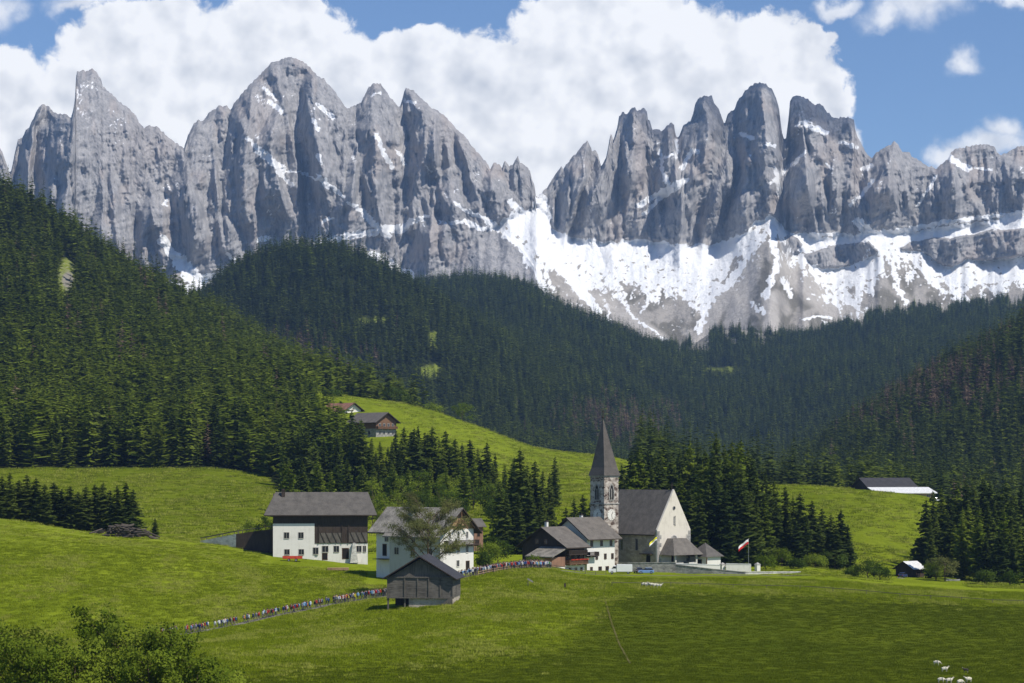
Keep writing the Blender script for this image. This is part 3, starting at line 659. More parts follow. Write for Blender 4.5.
# ================================================================== SKY, SUN, HAZE, CAMERA
SUN_AZ = 52.0     # degrees to the right of straight back towards the camera
SUN_EL = 52.0
def build_light():
    w = bpy.data.worlds.new('World'); SC.world = w; w.use_nodes = True; t = w.node_tree; t.nodes.clear()
    def n(typ, **kw):
        x = t.nodes.new(typ)
        for k, v in kw.items(): setattr(x, k, v)
        return x
    def val(v, s):
        if isinstance(v, bpy.types.NodeSocket): t.links.new(v, s)
        else: s.default_value = v
    def mth(op, a, b_=0.0, c=None, clamp=False):
        m = n('ShaderNodeMath', operation=op, use_clamp=clamp); val(a, m.inputs[0]); val(b_, m.inputs[1])
        if c is not None: val(c, m.inputs[2])
        return m.outputs[0]
    def vm(op, a, b_):
        m = n('ShaderNodeVectorMath', operation=op); val(a, m.inputs[0]); val(b_, m.inputs[1]); return m
    def noise(v, sc, det, ro, di=0.0):
        x = n('ShaderNodeTexNoise', noise_dimensions='2D'); t.links.new(v, x.inputs['Vector']); x.inputs['Scale'].default_value = sc; x.inputs['Detail'].default_value = det
        x.inputs['Roughness'].default_value = ro; x.inputs['Distortion'].default_value = di; return x
    def smooth(x, a, b_):
        m = n('ShaderNodeMapRange', interpolation_type='SMOOTHSTEP'); val(x, m.inputs[0]); m.inputs[1].default_value = a; m.inputs[2].default_value = b_; return m.outputs[0]
    el = R(SUN_EL); sx, sy, sz = math.sin(R(SUN_AZ))*math.cos(el), -math.cos(R(SUN_AZ))*math.cos(el), math.sin(el)
    sky = n('ShaderNodeTexSky', sky_type='NISHITA', sun_disc=False, sun_elevation=el, sun_rotation=math.atan2(sx, sy), altitude=1300, air_density=1.0, dust_density=0.3, ozone_density=2.2)
    bg = n('ShaderNodeBackground'); bg.inputs[1].default_value = 0.1; tint = n('ShaderNodeMix', data_type='RGBA', blend_type='MULTIPLY'); tint.inputs[0].default_value = 1; t.links.new(sky.outputs[0], tint.inputs[6]); tint.inputs[7].default_value = (0.84, 0.95, 1.12, 1); t.links.new(tint.outputs[2], bg.inputs[0])
    # clouds: placed by direction (azimuth, elevation), in units of 1000 px at the focal length above
    tc = n('ShaderNodeTexCoord'); sp = n('ShaderNodeSeparateXYZ'); t.links.new(tc.outputs['Generated'], sp.inputs[0])
    yy = mth('MAXIMUM', sp.outputs[1], 0.02)
    ax = mth('MULTIPLY_ADD', mth('DIVIDE', sp.outputs[0], yy), 2.25, 0.512); ey = mth('MULTIPLY_ADD', mth('DIVIDE', sp.outputs[2], yy), -2.25, 0.470)
    cv = n('ShaderNodeCombineXYZ'); t.links.new(ax, cv.inputs[0]); t.links.new(ey, cv.inputs[1]); P = cv.outputs[0]
    w1 = noise(P, 8.0, 4, 0.55); w2 = noise(P, 30.0, 5, 0.6)
    def warp(amt, nz):
        o_ = vm('SCALE', vm('SUBTRACT', nz.outputs['Color'], (0.5, 0.5, 0.5)).outputs[0], (0,0,0)); o_.inputs['Scale'].default_value = amt; return o_.outputs[0]
    Q = vm('ADD', vm('ADD', P, warp(0.06, w1)).outputs[0], warp(0.022, w2)).outputs[0]
    def billow(vec, sc):
        """rounded cauliflower lumps: 1 at a lump's middle, 0 in the creases"""
        v = n('ShaderNodeTexVoronoi', feature='SMOOTH_F1', voronoi_dimensions='2D'); t.links.new(vec, v.inputs['Vector']); v.inputs['Scale'].default_value = sc; v.inputs['Smoothness'].default_value = 0.35
        v.inputs['Detail'].default_value = 2.5; v.inputs['Roughness'].default_value = 0.5; v.inputs['Lacunarity'].default_value = 2.2; v.normalize = True
        return mth('SUBTRACT', 1.0, v.outputs['Distance'])
    def blobs(BL, k=0.12):
        acc = None
        for cx, cy, rx, ry in BL:
            s_ = vm('SUBTRACT', Q, (cx/1000, cy/1000, 0)); m = vm('MULTIPLY', s_.outputs[0], (1000/rx, 1000/ry, 0)); L_ = vm('LENGTH', m.outputs[0], (0,0,0))
            v = mth('SUBTRACT', 1.0, L_.outputs['Value']); acc = v if acc is None else mth('SMOOTH_MAX', acc, v, k)
        return acc
    BIG = [(8,92,54,52),(20,140,80,60),(92,98,60,60),(120,45,62,42),(165,22,42,26),(170,70,90,70),(235,70,90,72),(262,28,50,36),(300,12,30,22),(300,50,62,52),(345,90,80,58),(400,62,50,36),(430,45,42,24),(470,75,60,36),(500,110,110,70),(440,140,160,90),
          (560,42,56,56),(590,5,52,40),(600,80,90,70),(655,12,48,34),(660,70,90,70),(720,75,80,62),(770,40,46,36),(800,62,50,56),(815,28,28,20),(740,120,110,70),(620,150,150,80),(826,90,22,36)]
    SMALL = [(0,5,26,26),(920,4,50,26),(892,14,20,14),(1002,1,40,10),(840,-3,24,8),(985,144,46,18),(1004,130,20,14),(972,70,16,16),(95,0,56,14),(70,6,30,9),(1050,152,50,16),(950,150,30,12)]
    bil = billow(P, 17.0); q2 = vm('ADD', P, (0.011, -0.014, 0)).outputs[0]; bil2 = billow(q2, 17.0)
    fine = noise(P, 40.0, 7, 0.62, 0.3)
    edge = mth('ADD', mth('MULTIPLY_ADD', bil, 0.55, -0.36), mth('MULTIPLY_ADD', fine.outputs['Fac'], 0.5, -0.25))
    body = mth('ADD', blobs(BIG), edge)
    mask = smooth(body, -0.03, 0.17)
    thin = mth('ADD', blobs(SMALL), mth('MULTIPLY_ADD', edge, 1.3, 0.0)); mask2 = mth('MULTIPLY', smooth(thin, -0.25, 0.85), 0.85)
    # light on the billows: brighter where the vapour falls away towards the sun (up and to the right)
    big = noise(P, 7.0, 4, 0.5); big2 = noise(vm('ADD', P, (0.03, -0.045, 0)).outputs[0], 7.0, 4, 0.5)
    emb = mth('ADD', mth('MULTIPLY', mth('SUBTRACT', bil, bil2), 2.0), mth('MULTIPLY', mth('SUBTRACT', big.outputs['Fac'], big2.outputs['Fac']), 1.0))
    lit = mth('ADD', mth('MULTIPLY_ADD', smooth(body, 0.1, 1.1), -0.26, 0.98), emb)
    lit = mth('ADD', lit, mth('MULTIPLY', smooth(ey, 0.02, 0.17), -0.10), clamp=True)
    mx = n('ShaderNodeMix', data_type='RGBA'); t.links.new(lit, mx.inputs[0]); mx.inputs[6].default_value = (0.55, 0.585, 0.645, 1); mx.inputs[7].default_value = (1.0, 1.0, 1.0, 1)
    cb = n('ShaderNodeBackground'); t.links.new(mx.outputs[2], cb.inputs[0]); cb.inputs[1].default_value = 1.12
    tot = mth('MULTIPLY', mth('MAXIMUM', mask, mask2), smooth(sp.outputs[1], 0.80, 0.90))
    tot = mth('MULTIPLY', tot, 0.97)
    ms = n('ShaderNodeMixShader'); t.links.new(tot, ms.inputs[0]); t.links.new(bg.outputs[0], ms.inputs[1]); t.links.new(cb.outputs[0], ms.inputs[2])
    o = n('ShaderNodeOutputWorld'); t.links.new(ms.outputs[0], o.inputs[0])
    L = bpy.data.lights.new('sun', 'SUN'); L.energy = 4.9; L.angle = R(0.5); L.color = (1.0, 0.94, 0.84)
    so = link(bpy.data.objects.new('sun', L)); so.rotation_euler = Vector((sx, sy, sz)).to_track_quat('Z', 'Y').to_euler(); so.location = (300, -200, 400)
build_light()

def shade_cloud(name, label, c, r, seed, lumps=15):
    """a small cumulus: lumps of billowing vapour around a flat base"""
    b = N('thin_cloud_vapour'); d_ = b.n('ShaderNodeBsdfDiffuse'); d_.inputs[0].default_value = (.9, .9, .9, 1); t_ = b.n('ShaderNodeBsdfTransparent'); mx = b.n('ShaderNodeMixShader'); mx.inputs[0].default_value = 0.24
    b.l(t_.outputs[0], mx.inputs[1]); b.l(d_.outputs[0], mx.inputs[2]); b.l(mx.outputs[0], b.out.inputs[0]); vapour = b.mat
    rg = random.Random(seed); bm = bmesh.new()
    for k in range(lumps):
        a = rg.uniform(0, 6.28); q = rg.random() ** .6; s = rg.uniform(.28, .5) * (1.2 - q * .6)
        bmesh.ops.create_icosphere(bm, subdivisions=3, radius=s * r[0] * .8, matrix=Matrix.Translation((math.cos(a)*q*r[0]*.75, math.sin(a)*q*r[1]*.75, rg.uniform(-.1, .5)*r[2])))
    for v in bm.verts:
        n = perlin(np.array([v.co.x/90]), np.array([v.co.y/90 + v.co.z/70]), seed)[0]; v.co *= 1 + .09*n; v.co.z = max(v.co.z, -r[2]*.45)
    me = bpy.data.meshes.new(name); bm.to_mesh(me); bm.free(); me.materials.append(vapour); o = link(bpy.data.objects.new(name, me)); o.location = c
    tag(o, label, None, None, 'stuff')
shade_cloud('cloud', 'white fair-weather cloud drifting above the right-hand towers', (1235, 5230, 1990), (430, 330, 150), 3)


def build_haze():
    m = bpy.data.materials.new('haze_air'); m.use_nodes = True; t = m.node_tree; t.nodes.clear()
    o = t.nodes.new('ShaderNodeOutputMaterial'); v = t.nodes.new('ShaderNodeVolumePrincipled')
    v.inputs['Density'].default_value = HAZE; v.inputs['Color'].default_value = (0.38, 0.61, 1.0, 1); v.inputs['Anisotropy'].default_value = 0.2
    t.links.new(v.outputs[0], o.inputs['Volume'])
    b = MB().box(-3500, 3500, -60, 7250, -1200, 1500)
    h = b.build('haze', m); tag(h, 'pale blue valley air between camera and cliffs', None, None, 'stuff')
HAZE = 4.6e-5
build_haze()

cam = bpy.data.cameras.new('camera'); cam.sensor_width = 36; cam.lens = 36 * F / 1024; cam.shift_y = (HY - 341.5) / 1024
cam.clip_start = 1; cam.clip_end = 30000
co = link(bpy.data.objects.new('camera', cam)); co.location = (0, 0, CZ); co.rotation_euler = (R(90), 0, 0); SC.camera = co
SC.view_settings.view_transform = 'Standard'; SC.view_settings.look = 'None'; SC.view_settings.gamma = 1; SC.view_settings.exposure = 0.1
SC.render.engine = 'CYCLES'; C = SC.cycles
C.max_bounces = 4; C.diffuse_bounces = 2; C.glossy_bounces = 1; C.transmission_bounces = 2; C.transparent_max_bounces = 12; C.volume_bounces = 0
C.use_denoising = True
try: C.denoiser = 'OPENIMAGEDENOISE'; C.denoising_input_passes = 'RGB_ALBEDO_NORMAL'; C.denoising_prefilter = 'ACCURATE'
except Exception: pass
C.use_adaptive_sampling = False; C.caustics_reflective = False; C.caustics_refractive = False
# ================================================================== BUILDINGS
UP = Vector((0, 0, 1))
def face_frame(face, W, L):
    """origin, along, outward normal of a wall in house coordinates"""
    return {'front': (Vector((0,0,0)), Vector((1,0,0)), Vector((0,-1,0))), 'left': (Vector((0,L,0)), Vector((0,-1,0)), Vector((-1,0,0))),
            'right': (Vector((W,0,0)), Vector((0,1,0)), Vector((1,0,0))), 'back': (Vector((W,L,0)), Vector((-1,0,0)), Vector((0,1,0)))}[face]
def obox(mb, o, a, n, u0, u1, z0, z1, d0, d1, mi=0):
    """box on a wall: u along it, z up, d outwards"""
    P = []
    for z in (z0, z1):
        for (u, d) in ((u0, d1), (u1, d1), (u1, d0), (u0, d0)): P.append(o + a*u + n*d + UP*z)
    return mb.poly(P, [[3,2,1,0],[4,5,6,7],[0,1,5,4],[1,2,6,5],[2,3,7,6],[3,0,4,7]], mi)
def window(root, fr, u, z, w, h, frame='frame', pane='glass', sill=True, name='window', inner='pane', shutters=None):
    o, a, n = fr; t = 0.11; m = MB()
    obox(m, o, a, n, u-w/2-t, u-w/2, z-t, z+h+t, -0.05, 0.06); obox(m, o, a, n, u+w/2, u+w/2+t, z-t, z+h+t, -0.05, 0.06)
    obox(m, o, a, n, u-w/2, u+w/2, z+h, z+h+t, -0.05, 0.058); obox(m, o, a, n, u-w/2, u+w/2, z-t, z, -0.05, 0.16 if sill else 0.058)
    if pane == 'glass' and w > 0.5: obox(m, o, a, n, u-0.03, u+0.03, z, z+h, -0.05, 0.04)
    f = m.build(name, M[frame], root)
    p = MB(); obox(p, o, a, n, u-w/2, u+w/2, z, z+h, -0.04, 0.02); p.build(inner, M[pane], f)
    if shutters:
        for s in (-1, 1):
            q = MB(); obox(q, o, a, n, u+s*(w/2+t)-(w/2 if s < 0 else 0), u+s*(w/2+t)+(w/2 if s > 0 else 0), z, z+h, 0.0, 0.05); q.build('shutter', M[shutters], f)
    return f
def gable_wall(mb, W, L, h, rise, axis, z0=-2.5, mi=0):
    if axis == 'Y': mb.prism([(0,0,z0),(W,0,z0),(W,0,h),(W/2,0,h+rise),(0,0,h)], (0,L,0), mi)
    else: mb.prism([(0,0,z0),(0,L,z0),(0,L,h),(0,L/2,h+rise),(0,0,h)], (W,0,0), mi)
def gable_roof(root, W, L, h, rise, axis, ove, ovg, mat, t=0.28, name='roof', inset=(0, 0), under='dark_wood'):
    """two slopes as one thick chevron; ove past the eaves, ovg past the gables, inset pulls the ridge ends in"""
    half = (W if axis == 'Y' else L) / 2; length = L if axis == 'Y' else W
    k = rise / half; e = half + ove; lift = 0.12
    top = [(-e, h - ove*k + t), (0, h + rise + t*1.25), (e, h - ove*k + t)]; bot = [(e, h - ove*k + lift*0.2), (0, h + rise + lift*0.2), (-e, h - ove*k + lift*0.2)]
    P = []
    for j, (s0, ins) in enumerate(((-ovg, inset[0]), (length + ovg, inset[1]))):
        for i, (c, z) in enumerate(top + bot):
            s = s0 + (ins if j == 0 else -ins) * (1 if i in (1, 4) else 0)
            P.append((half + c, s, z) if axis == 'Y' else (s, half + c, z))
    F_ = [[0,1,7,6],[1,2,8,7],[2,3,9,8],[3,4,10,9],[4,5,11,10],[5,0,6,11],[0,5,4,1],[1,4,3,2],[6,7,10,11],[7,8,9,10]]
    mi = [0,0,1,1,1,1,1,1,1,1]
    m = MB()
    for f, i in zip(F_, mi): m.poly([P[q] for q in f], [list(range(len(f)))], i)
    me_o = m.build(name, [M[mat], M[under]], root)
    bm = bmesh.new(); bm.from_mesh(me_o.data); bmesh.ops.remove_doubles(bm, verts=bm.verts, dist=1e-4); bmesh.ops.recalc_face_normals(bm, faces=bm.faces); bm.to_mesh(me_o.data); bm.free()
    return me_o
def chimney(roof, x, y, z0, z1, w=0.7, mat='white_plaster'):
    m = MB(); m.box(x-w/2, x+w/2, y-w/2, y+w/2, z0, z1, 0); m.box(x-w/2-0.12, x+w/2+0.12, y-w/2-0.12, y+w/2+0.12, z1, z1+0.15, 1)
    m.box(x-w/2+0.1, x+w/2-0.1, y-w/2+0.1, y+w/2-0.1, z1+0.15, z1+0.4, 1)
    return m.build('chimney', [M[mat], M['dark_wood']], roof)
def balcony(root, fr, u0, u1, z, depth, mat='brown_wood', name='balcony', h=1.05):
    o, a, n = fr; m = MB(); obox(m, o, a, n, u0, u1, z-0.18, z, 0.01, depth)
    for u in np.arange(u0+0.2, u1, 2.2): obox(m, o, a, n, u-0.08, u+0.08, z-0.42, z-0.18, 0.01, depth*0.9)
    b = m.build(name, M[mat], root)
    r = MB(); obox(r, o, a, n, u0, u1, z+h-0.1, z+h, depth-0.09, depth+0.02)
    for u in np.arange(u0, u1+0.01, 0.24): obox(r, o, a, n, u-0.06, u+0.06, z, z+h-0.1, depth-0.06, depth-0.02)
    for u in (u0, u1-0.08): obox(r, o, a, n, u, u+0.08, z+0.1, z+h, 0.01, depth-0.09)
    r.build('railing', M[mat], b); return b
def place(name, label, cat, px, py, d, deg, group=None):
    return tag(empty(name, (wx(px, d), d, wz(py, d)), R(deg)), label, cat, group)

# ---- big white farmhouse barn on the left -------------------------------------------------
def farm_barn():
    t = place('farmhouse', 'wide farmhouse with whitewashed ground floors under dark timber and a long grey roof', 'farmhouse', 273, 559, 566, 6)
    W, L, h, rise = 23.8, 11.5, 11.9, 4.5
    m = MB(); m.box(0, 10.4, 0, L, -2.5, 8.9); m.box(10.4, W, 0.25, L, -2.5, 3.9)
    m.build('wall', M['white_plaster'], t)
    u = MB(); u.prism([(0,0,8.9),(0,L,8.9),(0,L,h),(0,L/2,h+rise),(0,0,h)], (10.4,0,0)); u.prism([(10.4,0.1,3.9),(10.4,L,3.9),(10.4,L,h),(10.4,L/2,h+rise),(10.4,0.1,h)], (W-10.4,0,0))
    u.build('timber_upper_wall', M['dark_wood'], t)
    r = gable_roof(t, W, L, h, rise, 'X', 1.4, 2.3, 'grey_roof', 0.3, inset=(2.9, 2.0)); chimney(r, 2.6, 4.6, 14.4, 17.2, 0.9, 'dark_wood')
    fr = face_frame('front', W, L)
    for x in (3.4, 7.0): window(t, fr, x, 5.2, 1.25, 1.45); window(t, fr, x + 0.1, 1.1, 1.25, 1.3)
    window(t, fr, 10.7, 1.2, 1.3, 1.6); fr2 = (Vector((0,0.25,0)), Vector((1,0,0)), Vector((0,-1,0)))
    for x, w in ((13.1, 1.5), (15.9, 1.3), (21.6, 1.2), (23.0, 0.7)): window(t, fr2, x, 1.7, w, 1.5)
    window(t, fr2, 13.0, -0.2, 1.2, 1.55, 'wood_frame', 'opening', False, 'door', 'door_leaf')
    window(t, fr2, 18.2, 0.0, 1.5, 2.6, 'wood_frame', 'opening', False, 'door', 'door_leaf')
    lat = MB(); obox(lat, fr2[0], fr2[1], fr2[2], 11.6, 17.2, 4.0, 6.5, 0.16, 0.22); obox(lat, fr2[0], fr2[1], fr2[2], 18.8, 23.6, 4.2, 6.6, 0.16, 0.22)
    lat.build('hay_gallery', M['grey_wood'], t)
    br = MB()
    for x in (11.8, 13.2, 14.8, 16.2, 19.4, 20.8, 22.2): br.bar((x, 0.0, 6.7), (x + 1.2, -0.05, 4.1), 0.14)
    for x in (11.5, 17.3, 19.0): br.bar((x, 0.0, 3.9), (x, 0.0, 10.2), 0.2)
    br.build('brace', M['dark_wood'], t)
    bu = MB(); bu.prism([(19.3,0.2,-1.0),(21.4,0.2,-1.0),(20.6,0.2,4.0),(20.0,0.2,4.0)], (0,-1.5,0)); bu.build('buttress', M['pale_stone'], t)
    return t
FB = farm_barn()

# ---- white farmhouse with balcony -----------------------------------------------------------
def white_farm():
    t = place('farmhouse', 'white farmhouse with timber gable and dark balcony behind the old tree', 'farmhouse', 443, 571, 520, 52)
    W, L, h, rise = 11.2, 20.5, 9.6, 4.6
    m = MB(); m.box(0, W, 0, L, -2.5, h); m.build('wall', M['white_plaster'], t); m = MB(); m.box(-1.0, -0.003, 0, 15.5, -2.5, h-0.5); m.build('side_wall', M['shaded_plaster'], t)  # side wall coloured darker than the white front to deepen its shade
    g = MB(); g.prism([(0,-0.02,h),(W,-0.02,h),(W/2,-0.02,h+rise)], (0,L,0)); ga = g.build('timber_gable', M['pale_wood'], t)
    fr = face_frame('front', W, L); tr = MB()
    for a, b_ in (((0.6,h+0.15),(W/2,h+rise-0.3)),((W-0.6,h+0.15),(W/2,h+rise-0.3)),((W/2,h),(W/2,h+rise-0.2)),((2.2,h+1.6),(W-2.2,h+1.6)),((3.2,h),(W/2,h+2.6)),((W-3.2,h),(W/2,h+2.6))):
        tr.bar((a[0],-0.9,a[1]),(b_[0],-0.9,b_[1]),0.26)
    tr.build('truss', M['brown_wood'], ga)
    r = gable_roof(t, W, L, h, rise, 'Y', 1.5, 1.5, 'worn_roof', 0.3); chimney(r, 3.4, 12, 11.5, 14.6)
    lean = MB(); lean.prism([(-2.6,-0.8,h-2.0),(0.2,-0.8,h-0.05),(0.2,-0.8,h+0.2),(-2.6,-0.8,h-1.75)], (0,17.2,0)); lean.build('lower_roof', M['worn_roof'], t)
    for x in (2.4, 5.6, 8.8):
        window(t, fr, x, 7.4, 0.75, 1.5, 'white_plaster'); window(t, fr, x, 4.05, 0.85, 1.75, 'white_plaster', shutters=None)
    window(t, fr, 5.4, 0.9, 1.0, 1.4, 'white_plaster'); window(t, fr, 9.0, -0.2, 1.2, 2.2, 'wood_frame', 'opening', False, 'door', 'door_leaf')
    balcony(t, fr, 0.3, W + 0.6, 5.95, 1.4, 'dark_wood')
    fl = (Vector((-1.0,15.5,0)), Vector((0,-1,0)), Vector((-1,0,0)))
    for u, z, w, hh in ((2.2,3.6,1.3,1.6),(7.2,3.4,1.2,1.6),(12.6,3.6,1.1,1.5),(7.4,6.3,1.0,1.2),(13.5,6.4,0.9,1.1)): window(t, fl, u, z, w, hh, 'shaded_plaster')
    fl2 = (Vector((0,L,0)), Vector((0,-1,0)), Vector((-1,0,0)))
    window(t, fl2, 2.6, 3.2, 1.1, 2.6, 'wood_frame', 'opening', False, 'door', 'door_leaf'); window(t, fl2, 3.2, 6.5, 1.0, 1.3, 'shaded_plaster')
    a = MB(); a.box(-2.2, -0.02, 16.2, 19.8, 2.3, 2.45); a.build('porch_canopy', M['dark_wood'], t)
    return t
white_farm()

def hut():
    t = place('hut', 'small brown wooden hut with a plain grey roof peeking behind the white farmhouse', 'hut', 474, 541, 566, 30)
    m = MB(); gable_wall(m, 2.6, 4, 3.9, 1.3, 'X'); m.build('wall', M['red_wood'], t)
    gable_roof(t, 2.6, 4, 3.9, 1.5, 'X', 0.7, 0.7, 'grey_roof', 0.2)
    window(t, face_frame('front', 2.6, 4), 1.3, 1.2, 0.7, 1.6, 'wood_frame', 'opening', False, 'door', 'door_leaf')
hut()

# ---- weathered hay barn ---------------------------------------------------------------------
def hay_barn():
    t = place('hay_barn', 'small weathered grey wooden hay barn standing on open posts over a stone footing', 'barn', 387.3, 611, 468, -7)
    gp = at_row(387.3, 610.5, 440, 485); t.location = gp
    W, L, zb = 13.6, 10.5, 2.75; h, rise = 6.9, 4.1
    m = MB(); m.box(0, W, 0, L, zb, h-0.15); m.build('board_wall', M['grey_wood_flat'], t)
    g = MB(); g.prism([(0.2,0.25,h-0.15),(W-0.2,0.25,h-0.15),(W/2,0.25,h+rise-0.4)], (0,L-0.4,0)); g.build('gable_boards', M['grey_wood'], t)
    fr = face_frame('front', W, L); p = MB()
    for u in (0.1, 3.6, 6.3, 8.6, 11.0, W-0.1): obox(p, *fr, u-0.13, u+0.13, zb, h-0.2, 0.0, 0.16)
    obox(p, *fr, -0.4, W+0.4, h-0.2, h+0.06, 0.0, 0.22); obox(p, *fr, -0.2, W+0.2, zb-0.22, zb, 0.0, 0.2)
    p.build('frame_timbers', M['grey_wood'], t)
    for x, y in ((0.15, 0.1), (0.15, L-0.2), (3.6, 0.3)):
        q = MB(); q.box(x-0.16, x+0.16, y-0.1, y+0.22, -2.0, zb); q.build('post', M['grey_wood'], t)
    s = MB(); s.box(4.4, W-0.1, 0.35, L, -2.0, zb-0.02); s.build('footing', M['beige_stone'], t)
    b = MB(); b.box(-0.1, 4.4, L-0.5, L, -2.0, zb); b.build('back_wall', M['dark_wood'], t)
    w = MB(); w.prism([(W-0.1,-0.1,0),(W-4.2,-0.1,0),(W-0.1,-0.1,3.1)], (0,-0.25,0)); w.build('ramp_boards', M['grey_wood'], t)
    gable_roof(t, W, L, h, rise, 'Y', 0.9, 1.1, 'dark_roof', 0.22)
    return t
hay_barn()

# ---- the two joined houses by the church ------------------------------------------------------
def vicarage():
    t = place('house', 'white plastered house with small dark windows directly left of the church', 'house', 587, 576, 586, 49)
    W, L, h, rise = 11.6, 12.0, 10.4, 4.4
    m = MB(); gable_wall(m, W, L, h, rise, 'X'); m.build('wall', M['white_plaster'], t)
    r = gable_roof(t, W, L, h, rise, 'X', 1.6, 1.3, 'brown_grey_roof', 0.3); chimney(r, 7.4, 8.0, 12.0, 15.6)
    fr = face_frame('front', W, L)
    for x in (1.9, 6.0, 10.0): window(t, fr, x, 7.7, 0.9, 1.3, 'wood_frame')
    for x in (4.0, 7.6, 10.6): window(t, fr, x, 4.3, 0.9, 1.25, 'wood_frame')
    window(t, fr, 1.8, 1.0, 0.9, 1.2, 'wood_frame')
    for x in (5.4, 8.4): window(t, fr, x, -0.2, 1.25, 2.4, 'wood_frame', 'opening', False, 'door', 'door_leaf')
    balcony(t, fr, -0.4, 3.2, 5.3, 1.5, 'dark_wood', h=1.0)
vicarage()
def timber_house():
    t = place('house', 'dark timber farmhouse with brown balconies and a plank lean-to, left of the white house', 'house', 565.5, 574, 577, 49)
    W, L, h, rise = 7.6, 14.6, 7.3, 4.3
    m = MB(); m.box(0, W, 0, L, -2.5, 2.3); m.build('wall', M['white_plaster'], t)
    u = MB(); gable_wall(u, W, L, h, rise, 'X', 2.3); u.build('timber_wall', M['dark_wood'], t)
    r = gable_roof(t, W, L, h, rise, 'X', 1.4, 1.2, 'brown_grey_roof', 0.3); chimney(r, 3.6, 9.4, 10.4, 13.2)
    fr = face_frame('front', W, L)
    balcony(t, fr, 0.1, W, 2.6, 1.4, 'brown_wood'); balcony(t, fr, 0.1, W, 5.0, 1.2, 'dark_wood')
    for x in (1.8, 4.2, 6.4): window(t, fr, x, 3.0, 0.9, 1.6, 'wood_frame'); window(t, fr, x, 0.3, 0.8, 1.1, 'wood_frame')
    fb = MB()
    for x in np.arange(0.5, 7.6, 0.55): obox(fb, *fr, x, x+0.34, 3.5, 3.8, 1.42, 1.65)
    fb.build('flower_box', M['red'], t)
    # lean-to on the gable side
    le = MB(); le.box(-5.4, 0, 0.1, 7.6, 1.9, 4.4); le.build('lean_to', M['red_wood'], t)
    lb = MB(); lb.box(-5.3, 0, 0.2, 7.5, -2.5, 1.9); lf = lb.build('lean_to_base', M['white_plaster'], t)
    lr = MB(); lr.prism([(-6.4,-0.9,4.35),(0.05,-0.9,6.7),(0.05,-0.9,6.95),(-6.4,-0.9,4.6)], (0,9.2,0)); lr.build('lean_to_roof', M['worn_roof'], t)
    f2 = (Vector((-5.3,0.2,0)), Vector((1,0,0)), Vector((0,-1,0)))
    for x in (1.4, 3.9): window(t, f2, x, 0.1, 1.0, 1.0, 'wood_frame')
    f3 = (Vector((0,L,0)), Vector((0,-1,0)), Vector((-1,0,0)))
    for u in (5.0, 8.0, 12.4): window(t, f3, u, 7.6, 0.9, 1.1, 'wood_frame')
timber_house()

